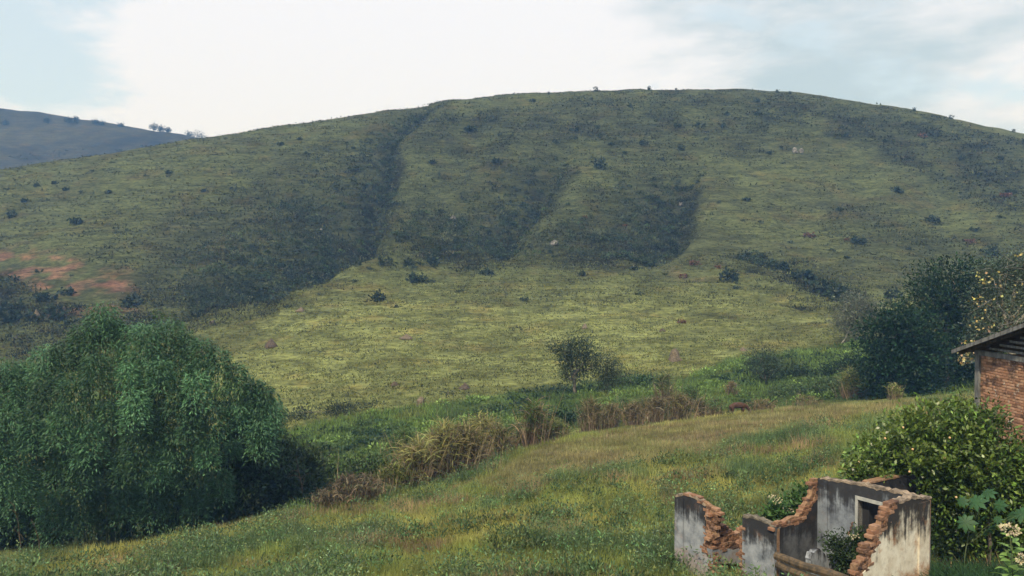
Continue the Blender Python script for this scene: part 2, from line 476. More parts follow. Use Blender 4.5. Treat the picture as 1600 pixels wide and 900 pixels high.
# ground
def ground_mat():
    m, nt, b, out = new_mat('ground_cover')
    at_ = nt.nodes.new('ShaderNodeAttribute'); at_.attribute_name = 'col'
    geo = nt.nodes.new('ShaderNodeNewGeometry'); P = geo.outputs['Position']
    n_f = nnoise(nt, P, 0.85, 6, 0.65, (1, 1, 4.0)); n_m = nnoise(nt, P, 0.13, 6, 0.62, (1, 1, 7.0)); n_s = nnoise(nt, P, 5.0, 3, 0.6)
    # cattle paths follow the contour: thin bare lines at nearly constant height
    sep = nt.nodes.new('ShaderNodeSeparateXYZ'); nt.links.new(P, sep.inputs[0])
    warp = nnoise(nt, P, 0.09, 4, 0.55)
    ph = nmath(nt, 'ADD', nmath(nt, 'MULTIPLY', sep.outputs['Z'], 0.75), nmath(nt, 'MULTIPLY', warp, 9.0))
    fr = nmath(nt, 'FRACT', ph, 0.0)
    line = nramp(nt, fr, 0.80, 0.98)
    line = nmath(nt, 'MULTIPLY', line, nramp(nt, nnoise(nt, P, 0.16, 3), 0.42, 0.62))
    dark = nramp(nt, fr, 0.62, 0.40); dark = nmath(nt, 'MULTIPLY', dark, nramp(nt, fr, 0.15, 0.38))
    v = nmath(nt, 'MULTIPLY', nramp(nt, n_f, 0.3, 0.72, 0.6, 1.4), nramp(nt, n_m, 0.32, 0.68, 0.66, 1.34))
    v = nmath(nt, 'MULTIPLY', v, nmath(nt, 'SUBTRACT', 1.0, nmath(nt, 'MULTIPLY', dark, 0.25)))
    sc = nt.nodes.new('ShaderNodeVectorMath'); sc.operation = 'SCALE'
    nt.links.new(at_.outputs['Color'], sc.inputs[0]); nt.links.new(v, sc.inputs['Scale'])
    pale = nt.nodes.new('ShaderNodeVectorMath'); pale.operation = 'MULTIPLY'
    nt.links.new(at_.outputs['Color'], pale.inputs[0]); pale.inputs[1].default_value = (1.45, 1.32, 1.35)
    c = nmix(nt, nmath(nt, 'MULTIPLY', line, 0.55), sc.outputs[0], pale.outputs[0])
    warmc = nt.nodes.new('ShaderNodeVectorMath'); warmc.operation = 'MULTIPLY'
    nt.links.new(c, warmc.inputs[0]); warmc.inputs[1].default_value = (1.18, 0.92, 0.85)
    c = nmix(nt, nramp(nt, nnoise(nt, P, 0.12, 5, 0.6), 0.5, 0.7, 0, 0.8), c, warmc.outputs[0])
    nt.links.new(c, b.inputs['Base Color'])
    b.inputs['Roughness'].default_value = 0.95; b.inputs['Specular IOR Level'].default_value = 0.05
    h = nmath(nt, 'ADD', nmath(nt, 'ADD', nmath(nt, 'MULTIPLY', n_f, 0.5), nmath(nt, 'MULTIPLY', n_s, 0.14)), nmath(nt, 'MULTIPLY', fr, 0.22))
    nbump(nt, b, h, 0.9, 0.9)
    return m
M_GROUND = ground_mat()
def brick_mat(name, lime=0.0, g=1.0):
    m, nt, b, out = new_mat(name)
    oi = nt.nodes.new('ShaderNodeObjectInfo'); geo = nt.nodes.new('ShaderNodeNewGeometry'); P = geo.outputs['Position']
    r = nt.nodes.new('ShaderNodeValToRGB'); cr = r.color_ramp
    cr.elements[0].color = (0.10 * g, 0.06 * g, 0.045 * g, 1); cr.elements[1].color = (0.31 * g, 0.195 * g, 0.135 * g, 1)
    e = cr.elements.new(0.5); e.color = (0.25 * g, 0.13 * g, 0.083 * g, 1)
    nt.links.new(oi.outputs['Random'], r.inputs[0])
    f = nnoise(nt, P, 14, 5, 0.65)
    c = nmix(nt, nramp(nt, f, 0.45, 0.75, 0, 0.6), r.outputs[0], (0.42, 0.26, 0.17))
    c = nmix(nt, nramp(nt, nnoise(nt, P, 2.2, 5, 0.65), 0.50, 0.66, 0, 0.85), c, (0.055, 0.042, 0.042))
    if lime: c = nmix(nt, nramp(nt, nnoise(nt, P, 3.1, 6, 0.7), 0.60, 0.66, 0, lime), c, (0.55, 0.5, 0.45))
    nt.links.new(c, b.inputs['Base Color']); b.inputs['Roughness'].default_value = 0.92; b.inputs['Specular IOR Level'].default_value = 0.1
    nbump(nt, b, f, 0.5, 0.02)
    return m
M_BRICK = brick_mat('old_brick', 0.25)
def plain_mat(name, c1, c2, scale=6, bump=0.3, rough=0.92):
    m, nt, b, out = new_mat(name)
    geo = nt.nodes.new('ShaderNodeNewGeometry'); P = geo.outputs['Position']
    f = nnoise(nt, P, scale, 6, 0.65)
    nt.links.new(nmix(nt, nramp(nt, f, 0.35, 0.65), c1, c2), b.inputs['Base Color'])
    b.inputs['Roughness'].default_value = rough; b.inputs['Specular IOR Level'].default_value = 0.1
    nbump(nt, b, f, bump, 0.04)
    return m
M_MORTAR = plain_mat('lime_mortar', (0.17, 0.10, 0.065), (0.30, 0.19, 0.12), 8, 0.6)
M_ROOF = plain_mat('roof_tile', (0.07, 0.055, 0.05), (0.16, 0.11, 0.085), 5, 0.5)
M_EARTH = plain_mat('termite_earth', (0.095, 0.075, 0.055), (0.18, 0.15, 0.115), 5, 0.8)
M_DARKEARTH = plain_mat('dark_earth', (0.05, 0.04, 0.035), (0.11, 0.085, 0.065), 5, 0.8)
M_ROCK = plain_mat('rock', (0.09, 0.09, 0.09), (0.24, 0.23, 0.22), 1.2, 0.8)
M_HIDE = plain_mat('brown_hide', (0.055, 0.032, 0.024), (0.085, 0.046, 0.034), 4, 0.1, 0.7)
M_HORN = plain_mat('pale_horn', (0.3, 0.27, 0.2), (0.4, 0.36, 0.28), 9, 0.1, 0.5)
M_FRUIT = plain_mat('citrus_fruit', (0.58, 0.36, 0.18), (0.62, 0.46, 0.28), 9, 0.2, 0.5)
M_PETAL = plain_mat('pale_petal', (0.62, 0.55, 0.38), (0.72, 0.66, 0.52), 9, 0.1, 0.7)
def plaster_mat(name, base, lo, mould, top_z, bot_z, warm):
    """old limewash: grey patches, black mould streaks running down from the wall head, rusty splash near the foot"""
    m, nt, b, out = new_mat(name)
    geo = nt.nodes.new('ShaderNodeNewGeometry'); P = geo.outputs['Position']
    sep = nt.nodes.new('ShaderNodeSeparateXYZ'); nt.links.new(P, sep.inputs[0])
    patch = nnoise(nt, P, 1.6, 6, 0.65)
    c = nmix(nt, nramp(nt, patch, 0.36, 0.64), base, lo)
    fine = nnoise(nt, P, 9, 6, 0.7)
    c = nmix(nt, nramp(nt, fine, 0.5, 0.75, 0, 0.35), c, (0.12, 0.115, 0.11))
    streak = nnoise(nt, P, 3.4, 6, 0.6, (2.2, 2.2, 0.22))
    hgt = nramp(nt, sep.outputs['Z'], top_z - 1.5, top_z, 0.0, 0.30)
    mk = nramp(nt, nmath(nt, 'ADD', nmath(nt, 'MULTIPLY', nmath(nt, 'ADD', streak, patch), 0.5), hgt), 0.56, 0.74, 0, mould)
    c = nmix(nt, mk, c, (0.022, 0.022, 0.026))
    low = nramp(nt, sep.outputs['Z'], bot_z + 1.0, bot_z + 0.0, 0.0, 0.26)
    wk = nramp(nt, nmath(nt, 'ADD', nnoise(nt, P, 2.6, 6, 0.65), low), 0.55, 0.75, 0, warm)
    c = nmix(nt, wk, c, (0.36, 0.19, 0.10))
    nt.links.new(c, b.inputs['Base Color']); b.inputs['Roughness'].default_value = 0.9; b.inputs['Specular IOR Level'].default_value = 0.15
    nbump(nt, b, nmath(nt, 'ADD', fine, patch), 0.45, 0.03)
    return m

# ------------------------------------------------------------------ the land (one sheet to the horizon)
DRY, OLIVE, SCRUB, SOIL, MEADOW = (0.152, 0.170, 0.062), (0.052, 0.058, 0.030), (0.024, 0.036, 0.018), (0.165, 0.092, 0.066), (0.075, 0.115, 0.036)
DARK_POLYS = [
    ([(190, 440), (250, 345), (330, 290), (430, 240), (540, 212), (610, 196), (668, 165), (620, 215), (604, 262), (612, 302), (592, 348), (548, 398), (480, 434), (380, 462), (290, 494), (190, 494), (130, 476)], 0.42),
    ([(560, 412), (600, 375), (640, 290), (700, 250), (790, 232), (885, 235), (864, 290), (836, 330), (800, 372), (770, 408)], 0.42),
    ([(815, 395), (840, 345), (900, 300), (1000, 255), (1118, 246), (1084, 292), (1058, 332), (1034, 386), (985, 408)], 0.42),
    ([(640, 165), (760, 170), (900, 175), (1100, 215), (1110, 250), (880, 240), (700, 255), (640, 240)], 0.55),
    ([(980, 145), (1250, 150), (1500, 195), (1620, 225), (1620, 340), (1480, 300), (1300, 210), (1150, 190)], 0.60),
    ([(860, 150), (1000, 143), (1250, 150), (1300, 215), (1120, 248), (1000, 255), (890, 235)], 0.45),
    ([(1280, 300), (1420, 330), (1500, 380), (1620, 340), (1620, 430), (1400, 420), (1300, 370)], 0.40),
    ([(-50, 395), (60, 420), (120, 470), (140, 540), (-50, 560)], 0.75),
    ([(1140, 396), (1210, 404), (1290, 430), (1345, 468), (1320, 478), (1230, 446), (1170, 416)], 0.85),
    ([(540, 404), (650, 390), (760, 394), (800, 400), (780, 412), (540, 416)], 0.85), ([(900, 392), (1010, 384), (1000, 406), (900, 408)], 0.7),
]
SOIL_POLYS = [([(-40, 388), (60, 392), (150, 412), (215, 430), (205, 470), (150, 492), (60, 446), (-40, 414)], 0.85),
              ([(90, 470), (210, 480), (220, 496), (60, 510)], 0.6), ([(1060, 410), (1130, 400), (1120, 440), (1050, 445)], 0.35)]
MEADOW_POLYS = [([(380, 760), (420, 680), (540, 650), (700, 628), (870, 606), (960, 590), (1080, 592), (1135, 560), (1230, 548), (1400, 528), (1650, 515), (1650, 600), (1300, 628), (1080, 646), (900, 670), (760, 706), (600, 760), (460, 800)], 1.0)]
SHORT_POLY = [(740, 760), (830, 705), (1000, 668), (1200, 643), (1420, 626), (1440, 636), (1240, 668), (1120, 705), (1000, 728), (880, 742), (800, 770)]
def gully_dark(x, y):
    """plant cover thickens towards each gully bed from its left side and stops short on the right bank"""
    wx, wy = x + 7 * fbm(x, y, 16, 3), y + 7 * fbm(x + 40, y + 9, 16, 3)
    k = np.zeros(np.shape(x))
    for gi, (pts, w, dep, bw, bdep) in enumerate(GULLIES):
        if 4 < gi < 10: continue
        ledge = gi > 9
        d, t, sd_ = seg_dist(x + .25 * (wx - x), y + .25 * (wy - y), pts) if ledge else seg_dist(wx, wy, pts)
        L = bw * (0.12 + 1.9 * t) if gi not in (1, 4) else bw * (1.6 if gi == 1 else 1)
        if gi in (2, 3): L = bw * (0.40 + 1.4 * t)
        amp = {0: .8, 1: .82, 2: .5 + .35 * t, 3: .5 + .35 * t, 4: .85}  .get(gi, .9 * np.clip(.6 + fbm(x, y, 8, 2), 0, 1.2))
        if gi in (2, 3): amp = amp * sstep(0, .22, t) * sstep(161, 171, np.hypot(x, y) * np.cos(np.arctan2(x, y)))
        k = np.maximum(k, amp * np.where(sd_ > 0, np.exp(-(d / L) ** 1.15), np.exp(-(d / (w * .8)) ** 2)))
    return k
def land_colour(x, y, z):
    px, py = proj(np.stack([x, y, z], -1))
    r = np.hypot(x, y)
    n = fbm(x, y, 30, 4)
    c = np.zeros(x.shape + (3,)); c[:] = DRY
    hill = sstep(125, 175, r)[:, None]
    c = c * (1 - hill) + np.array((0.076, 0.090, 0.038)) * hill
    k = sstep(0.0, 0.9, n + 0.25)[:, None] * (0.35 + 0.2 * hill)
    c = c * (1 - k) + np.array(OLIVE) * k
    tgt = np.array((0.022, 0.026, 0.013))
    dk = np.zeros(x.shape)
    for poly, a in DARK_POLYS:
        dk = np.maximum(dk, a * pmask(px, py, poly, 75))
    dk = dk * np.where((px > 545) & (px < 1060), sstep(158, 168, y), 1)
    dk = np.maximum(dk * np.clip(1 + .7 * fbm(x, y, 11, 4), .2, 1.7), gully_dark(x, y) * np.clip(1 + .45 * fbm(x + 31, y, 7, 4), .35, 1.3)) * (r < 300)
    dk = np.clip(dk, 0, 1)
    c = c * (1 - dk[:, None]) + tgt * dk[:, None]
    for poly, a in SOIL_POLYS:
        q = (a * pmask(px, py, poly, 34) * sstep(-0.2, 0.5, fbm(x, y, 7, 4)) * (r < 300))[:, None]
        c = c * (1 - q) + np.array(SOIL) * q
    for poly, a in MEADOW_POLYS:
        q = (a * pmask(px, py, poly, 14) * ((r > 34) & (r < 130)))[:, None]
        c = c * (1 - q) + np.array(MEADOW) * (0.8 + 0.35 * fbm(x, y, 6, 3)[:, None]) * q
    near = sstep(62, 40, r)[:, None]
    fld = np.array((0.13, 0.14, 0.05))
    q = near * (1 - pmask(px, py, MEADOW_POLYS[0][0], 8)[:, None])
    c = c * (1 - q) + fld * q
    q = (sstep(1445, 1475, px) * sstep(31, 27, r))[:, None]
    c = c * (1 - q) + np.array((0.035, 0.045, 0.025)) * q  # ground right of the ruin darkened, shade under the bush put into its colour
    q = (pmask(px, py, SHORT_POLY, 26) * (r < 75) * .75 * sstep(-.25, .5, fbm(x, y, 5, 4)))[:, None]
    c = c * (1 - q) + (np.array((0.165, 0.145, 0.090)) * (0.9 + 0.35 * fbm(x, y, 4, 3)[:, None])) * q
    far = (sstep(420, 480, r))[:, None]
    c = c * (1 - far) + np.array((0.040, 0.038, 0.020)) * (1 + 0.5 * fbm(x, y, 50, 4)[:, None] + .35 * fbm(x, y, 12, 3)[:, None]) * far
    return np.clip(c, 0.005, 0.6)
az_in = np.linspace(math.radians(-43), math.radians(43), 720)
az_l = np.linspace(-math.pi, math.radians(-43), 40)[:-1]; az_r = np.linspace(math.radians(43), math.pi, 40)[1:]
AZS = np.concatenate([az_l, az_in, az_r])
RS = np.concatenate([[0.0, 1.5], np.exp(np.linspace(math.log(3), math.log(18), 30))[:-1], np.exp(np.linspace(math.log(18), math.log(120), 190))[:-1], np.linspace(120, 305, 190)[:-1], np.exp(np.linspace(math.log(305), math.log(590), 22))[:-1], np.linspace(590, 700, 46)[:-1], np.exp(np.linspace(math.log(700), math.log(1100), 16))])
A_, R_ = np.meshgrid(AZS, RS, indexing='ij')
X_, Y_ = (R_ * np.sin(A_)).ravel(), (R_ * np.cos(A_)).ravel()
Z_ = ground_z(X_, Y_)
na, nr = len(AZS), len(RS)
ii, jj = np.meshgrid(np.arange(na - 1), np.arange(nr - 1), indexing='ij')
q0 = (ii * nr + jj).ravel()
GF = np.stack([q0, q0 + 1, q0 + nr + 1, q0 + nr], 1)
ground = mesh_obj('ground', np.stack([X_, Y_, Z_], 1), GF, M_GROUND, col=land_colour(X_, Y_, Z_), smooth=True)
tag(ground, 'grassy hills and valley floor with dark gullies and a red soil scar', kind='structure')

# ------------------------------------------------------------------ air
hb = bmesh.new(); bmesh.ops.create_cube(hb, size=1.0)
hm = bpy.data.meshes.new('haze'); hb.to_mesh(hm); hb.free()
haze = link(bpy.data.objects.new('haze', hm))
zlo, zhi = float(Z_.min()) - 1.0, float(Z_.max()) + 14
haze.location = (0, 0, (zlo + zhi) / 2); haze.scale = (2300, 2300, zhi - zlo)
tag(haze, 'thin blue haze in the valley air', kind='stuff')
hmat = bpy.data.materials.new('air'); hmat.use_nodes = True
hn = hmat.node_tree.nodes; hn.clear()
ho = hn.new('ShaderNodeOutputMaterial'); pv = hn.new('ShaderNodeVolumePrincipled')
pv.inputs['Color'].default_value = (0.19, 0.42, 0.92, 1); pv.inputs['Absorption Color'].default_value = (1, 1, 1, 1)
pv.inputs['Density'].default_value = 0.00070; pv.inputs['Anisotropy'].default_value = 0.0
hmat.node_tree.links.new(pv.outputs[0], ho.inputs['Volume'])
hm.materials.append(hmat)

# ------------------------------------------------------------------ ruin: plastered brick walls
def wallray(px, py, p0, dr):
    """where the sight line through a photo point meets the upright plane through p0 along dr -> (s, z)"""
    a = (px - CX) / F_PX; b = (CY - py) / F_PX
    v = Vector((a, cp + b * sp, b * cp - sp))
    nrm = Vector((dr.y, -dr.x, 0))
    k = p0.dot(nrm) / v.dot(nrm)
    q = v * k
    return ((q - p0).dot(dr), q.z)
AU = math.radians(-34.6)
U = Vector((math.sin(AU), math.cos(AU), 0)); Vv = Vector((math.cos(AU), -math.sin(AU), 0))
C0 = at(1450, 779, 19.0); C0.z = 0
BASE_Z = -9.3
ruin = thing('ruined_house', 'roofless ruined house with mouldy plaster walls broken down to orange brick', 'ruin', (C0.x, C0.y, BASE_Z))
def prism(name, poly, p0, dr, nrm, t0, t1, mat, parent, jit=0.0, smooth=False, label=None, cuts=0.12):
    """poly in (s,z) on the plane, solid between offsets t0..t1 along nrm"""
    if jit:
        out = []
        for i, (a, b) in enumerate(poly):
            c, d = poly[(i + 1) % len(poly)]
            n = max(1, int(math.hypot(c - a, d - b) / cuts))
            for k in range(n):
                f = k / n
                ragged = jit if not (abs(c - a) < 0.02 and abs(d - b) > 0.5) else jit * 0.2
                if min(b, d) < BASE_Z + 0.05: ragged = 0
                out.append((a + (c - a) * f + random.gauss(0, ragged), b + (d - b) * f + random.gauss(0, ragged)))
        poly = out
    bm = bmesh.new()
    org = Vector(parent.matrix_basis.translation) if parent else Vector()
    vs0 = [bm.verts.new(p0 + dr * s + Vector((0, 0, z)) + nrm * t0 - org) for s, z in poly]
    vs1 = [bm.verts.new(p0 + dr * s + Vector((0, 0, z)) + nrm * t1 - org) for s, z in poly]
    bm.faces.new(vs0); bm.faces.new(vs1[::-1])
    n = len(poly)
    for i in range(n):
        bm.faces.new((vs0[i], vs1[i], vs1[(i + 1) % n], vs0[(i + 1) % n]))
    bmesh.ops.recalc_face_normals(bm, faces=bm.faces)
    bmesh.ops.triangulate(bm, faces=[f for f in bm.faces if len(f.verts) > 4])
    me = bpy.data.meshes.new(name); bm.to_mesh(me); bm.free(); me.materials.append(mat)
    o = link(bpy.data.objects.new(name, me), parent)
    if label: o['label'] = label
    return o
def brick_mesh(l, w, h, mat, name='brick'):
    bm = bmesh.new(); bmesh.ops.create_cube(bm, size=1.0)
    for v in bm.verts:
        v.co = Vector((v.co.x * l, v.co.y * w, v.co.z * h)) + Vector((random.uniform(-1, 1) * .010, random.uniform(-1, 1) * .010, random.uniform(-1, 1) * .004))
    bmesh.ops.bevel(bm, geom=bm.edges[:], offset=0.003, segments=1, affect='EDGES')
    me = bpy.data.meshes.new(name); bm.to_mesh(me); bm.free(); me.materials.append(mat)
    return me
BL, BH = 0.22, 0.088
BRICKS = {}
def lay_bricks(outline, keepout, p0, dr, nrm, t, parent, zmin, limit=200, tough=0.06):
    key = round(t, 2)
    if key not in BRICKS: BRICKS[key] = [brick_mesh(BL - 0.010, t, BH - 0.010, M_BRICK) for _ in range(5)]
    zs = [p[1] for p in outline]; ss = [p[0] for p in outline]
    n = 0; org = Vector(parent.matrix_basis.translation); ang = math.atan2(dr.y, dr.x)
    z = max(zmin, min(zs)); row = 0
    z = math.floor(z / BH) * BH
    while z < max(zs):
        row = int(round(z / BH)); sh = random.uniform(-.07, .07)
        s = math.floor(min(ss) / BL) * BL + (BL / 2 if row % 2 else 0)
        while s < max(ss) and n < limit:
            cx, cz = s + BL / 2, z + BH / 2
            if inpoly(np.array([cx + sh]), np.array([cz]), outline)[0]:
                deep = all(inpoly(np.array([cx + e * 0.08]), np.array([cz]), keepout)[0] for e in (-1, 0, 1)) if keepout else False
                if not deep and rng.random() > .07:
                    o = bpy.data.objects.new('brick', random.choice(BRICKS[key]))
                    o.location = p0 + dr * (cx + random.gauss(0, 0.012)) + Vector((0, 0, cz)) + nrm * (-t / 2 + random.gauss(0, 0.012)) - org
                    o.rotation_euler = (random.gauss(0, .012), random.gauss(0, .02), ang + random.gauss(0, 0.035))
                    link(o, parent); n += 1
            s += BL
        z += BH
TH = 0.19
def conv(pxs, p0, dr): return [wallray(a, b, p0, dr) for a, b in pxs]
def inset(poly, d=0.03):
    cx = sum(p[0] for p in poly) / len(poly); cz = sum(p[1] for p in poly) / len(poly)
    out = []
    for s, z in poly:
        L = math.hypot(s - cx, z - cz)
        out.append((s + (cx - s) / L * d, z + ((cz - z) / L * d if z > BASE_Z + 0.1 else 0)))
    return out
def wall(plast_px, brick_px, p0, dr, nrm, mat, label=None, close=None, back=True, limit=60):
    """plaster on a brick core; plast_px runs along the head and the broken edge in the photo, closed to the foot"""
    P = conv(plast_px, p0, dr)
    P = P + [(P[-1][0], BASE_Z), (P[0][0], BASE_Z)]
    w = bpy.data.objects.new('wall', None)
    core = prism('wall', inset(P), p0, dr, nrm, -0.018, -TH + 0.018, M_MORTAR, ruin, label=label)
    prism('plaster', P, p0, dr, nrm, 0.0, -0.02, mat, None, 0.012).parent = core
    if back: prism('plaster', inset(P, 0.02), p0, dr, nrm, -TH + 0.02, -TH, mat, None, 0.012).parent = core
    for ch in core.children: ch.matrix_basis = Matrix.Translation(-ruin.location)
    cop = bpy.data.objects.new('coping', None)
    if brick_px:
        B = conv(brick_px, p0, dr)
        prism('mortar', inset(B, .05), p0, dr, nrm, -.03, -TH + .03, M_MORTAR, ruin, .015)
        lay_bricks(B, inset(P, 0.015), p0, dr, nrm, TH, ruin, BASE_Z + 0.5, limit)
    return P
bpy.data.objects  # (helper empties above are never linked)
nF, nW = -Vv, -U
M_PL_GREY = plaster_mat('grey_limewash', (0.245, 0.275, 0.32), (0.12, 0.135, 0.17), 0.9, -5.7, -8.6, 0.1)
M_PL_LOW = plaster_mat('stained_limewash', (0.31, 0.33, 0.37), (0.15, 0.17, 0.205), 0.95, -6.75, -8.9, 0.25)
M_PL_WHITE = plaster_mat('white_limewash', (0.74, 0.70, 0.60), (0.56, 0.50, 0.40), 0.97, -5.6, -7.9, 0.75)
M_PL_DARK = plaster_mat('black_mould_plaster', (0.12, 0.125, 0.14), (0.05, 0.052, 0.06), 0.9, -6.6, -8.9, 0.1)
# door wall (runs away to the left)
Ptop = conv([(1279, 747), (1345, 757.5), (1427, 776), (1449, 779)], C0, U)
Dl, Dr_ = wallray(1341, 781, C0, U), wallray(1377, 789, C0, U)
dz = (Dl[1] + Dr_[1]) / 2
def door_wall():
    P = Ptop + [(0.02, BASE_Z), (Dr_[0], BASE_Z), (Dr_[0], dz), (Dl[0], dz), (Dl[0], BASE_Z), (Ptop[0][0], BASE_Z)]
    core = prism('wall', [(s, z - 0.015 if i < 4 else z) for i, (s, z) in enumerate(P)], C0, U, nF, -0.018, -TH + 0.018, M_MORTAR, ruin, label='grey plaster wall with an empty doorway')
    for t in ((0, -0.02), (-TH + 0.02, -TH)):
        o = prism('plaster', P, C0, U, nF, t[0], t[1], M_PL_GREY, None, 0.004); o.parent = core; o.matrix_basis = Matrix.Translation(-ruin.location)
    # frame: two jambs and a lintel standing proud of the plaster
    fr = prism('door_frame', [(Dr_[0] - 0.075, dz + 0.09), (Dl[0] + 0.075, dz + 0.09), (Dl[0] + 0.075, dz), (Dr_[0] - 0.075, dz)], C0, U, nF, 0.03, -TH - 0.01, M_FRAME, ruin)
    for s0, s1 in ((Dl[0], Dl[0] + 0.075), (Dr_[0] - 0.075, Dr_[0])):
        o = prism('jamb', [(s0, dz - 0.003), (s1, dz - 0.003), (s1, BASE_Z), (s0, BASE_Z)], C0, U, nF, 0.027, -TH - 0.008, M_FRAME, None)
        o.parent = fr; o.matrix_basis = Matrix.Translation(-ruin.location)
    a, b = Ptop[0][0] - 0.30, Ptop[0][0] + 0.01
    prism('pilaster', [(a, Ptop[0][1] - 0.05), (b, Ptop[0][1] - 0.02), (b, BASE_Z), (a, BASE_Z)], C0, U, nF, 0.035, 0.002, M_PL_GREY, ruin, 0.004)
M_FRAME = plain_mat('grey_door_frame', (0.30, 0.31, 0.31), (0.42, 0.42, 0.41), 4, 0.3)
door_wall()
# white end wall on the right
Pw = wall([(1452, 779), (1427, 778), (1406, 784), (1395, 796), (1388, 812), (1387, 828), (1373, 836), (1372, 852), (1362, 866), (1360, 884), (1346, 898), (1344, 915)],
          [(1407, 782), (1392, 787), (1382, 806), (1378, 822), (1367, 826), (1364, 844), (1353, 857), (1351, 872), (1337, 886), (1337, 925), (1360, 925), (1372, 870), (1390, 835), (1402, 800)],
          C0, -Vv, nW, M_PL_WHITE, 'white limewashed wall streaked black with rusty foot')
pz = Pw[0][1]
prism('pilaster', [(-0.02, pz - 0.03), (0.46, pz - 0.03), (0.46, BASE_Z), (-0.02, BASE_Z)], C0, -Vv, nW, 0.045, 0.002, M_PL_WHITE, ruin, 0.004)
# cross wall from the door wall's left end towards the viewer
L0 = C0 + U * Ptop[0][0]
Pd = wall([(1279, 748), (1275, 776), (1266, 798), (1256, 816), (1243, 818), (1228, 824), (1212, 824)],
          [(1281, 746), (1274, 747), (1271, 772), (1262, 788), (1256, 800), (1248, 810), (1236, 812), (1226, 817), (1214, 817), (1214, 832), (1240, 828), (1262, 822), (1281, 790)],
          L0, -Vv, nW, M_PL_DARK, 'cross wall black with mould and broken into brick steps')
# front wall remains: two piers on one line
s_c = Pd[-3][0] if False else wallray(1212, 824, L0, -Vv)[0]
K0 = L0 - Vv * s_c
wall([(1213, 826), (1205, 821), (1186, 813), (1160, 806)], [(1163, 822), (1154, 822), (1156, 900), (1168, 920), (1168, 830)], K0, U, nF, M_PL_LOW, 'low broken wall pier with black mouldy top')
Pa = wall([(1056, 776), (1070, 772), (1090, 780), (1103, 791), (1104, 834), (1099, 845), (1101, 862), (1107, 876), (1112, 915)],
          [(1068, 770), (1090, 777), (1106, 787), (1121, 797), (1120, 840), (1112, 850), (1112, 862), (1118, 880), (1124, 925), (1106, 925), (1094, 860), (1098, 800)],
          K0, U, nF, M_PL_LOW, 'left pier of grey plaster with brick showing along its broken edge')
prism('pilaster', [(Pa[0][0] - 0.33, Pa[0][1] + 0.02), (Pa[0][0] + 0.01, Pa[0][1] - 0.01), (Pa[0][0] + 0.01, BASE_Z), (Pa[0][0] - 0.33, BASE_Z)], K0, U, nF, 0.04, 0.002, M_PL_LOW, ruin, 0.004)
# bare brick wall behind the gap
sB = wallray(1113, 830, K0, U)[0]
B0 = K0 + U * sB - nF * (-0.0)
B0 = B0 + Vv * (TH * 0.5)
Bp = conv([(1114, 790), (1121, 800), (1127, 821), (1138, 826), (1150, 832), (1175, 834), (1190, 838), (1190, 862), (1113, 862)], B0, Vv)
lay_bricks(Bp, None, B0, Vv, nW, TH, ruin, -8.4, 90)
Bq = conv([(1113, 858), (1190, 858), (1190, 882), (1113, 880)], B0, Vv)
prism('plaster', Bq, B0, Vv, nW, 0.012, -TH, M_PL_LOW, ruin, 0.01)
prism('wall', inset([(Bp[0][0], BASE_Z), (Bp[0][0], Bp[2][1]), (Bp[5][0], Bp[5][1] - 0.05), (Bp[6][0], BASE_Z)], 0.05), B0, Vv, nW, -TH + 0.01, -TH - 0.04, M_MORTAR, ruin, label='bare brick wall behind the gap between the piers')
# back room wall behind the doorway
sX = wallray(1352, 758, C0, U)[0]
X0 = C0 + U * sX
Px = conv([(1352, 757), (1404, 746), (1440, 741)], X0, Vv)
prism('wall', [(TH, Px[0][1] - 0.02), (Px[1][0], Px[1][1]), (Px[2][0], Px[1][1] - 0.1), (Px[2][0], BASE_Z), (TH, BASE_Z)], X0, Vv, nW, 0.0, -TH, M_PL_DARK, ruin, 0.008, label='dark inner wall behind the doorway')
prism('wall_head', [(TH, Px[0][1] + 0.03), (Px[1][0], Px[1][1] + 0.045), (Px[1][0], Px[1][1] + 0.003), (TH, Px[0][1] - 0.012)], X0, Vv, nW, 0.02, -TH - 0.02, M_MORTAR, ruin, 0.006)
# wall heads: worn lime capping, bare brick at corners
def capping(pts_px, p0, dr, nrm, mat, h=0.035):
    P = conv(pts_px, p0, dr)
    prism('coping', [(s, z + h) for s, z in P] + [(s, z - 0.02) for s, z in P[::-1]], p0, dr, nrm, 0.012, -TH - 0.012, mat, ruin, 0.016, cuts=.09)
M_CAP = plain_mat('worn_wall_head', (0.10, 0.085, 0.075), (0.34, 0.27, 0.21), 5, 0.8)
M_CAPD = plain_mat('mossy_wall_head', (0.07, 0.065, 0.06), (0.22, 0.19, 0.15), 5, 0.8)
capping([(1282, 747.5), (1345, 757.5), (1427, 776), (1449, 779)], C0, U, nF, M_CAP)
capping([(1451, 779), (1427, 778), (1405, 785)], C0, -Vv, nW, M_CAP)
capping([(1056, 776), (1070, 772), (1090, 780), (1102, 790)], K0, U, nF, M_CAP)
capping([(1212, 825), (1205, 821), (1186, 813), (1161, 806)], K0, U, nF, M_CAPD)
# plaster stump on the room floor
E0 = at(1280, 868, 19.9)
Es = conv([(1266, 874), (1269, 864), (1275, 861), (1280, 857), (1286, 861), (1291, 869), (1295, 880), (1297, 905), (1268, 905)], Vector((E0.x, E0.y, 0)), Vv)
prism('wall_stump', Es, Vector((E0.x, E0.y, 0)), Vv, nW, 0, -0.15, M_PL_LOW, ruin, 0.022, cuts=.08, label='pale rounded plaster stump')
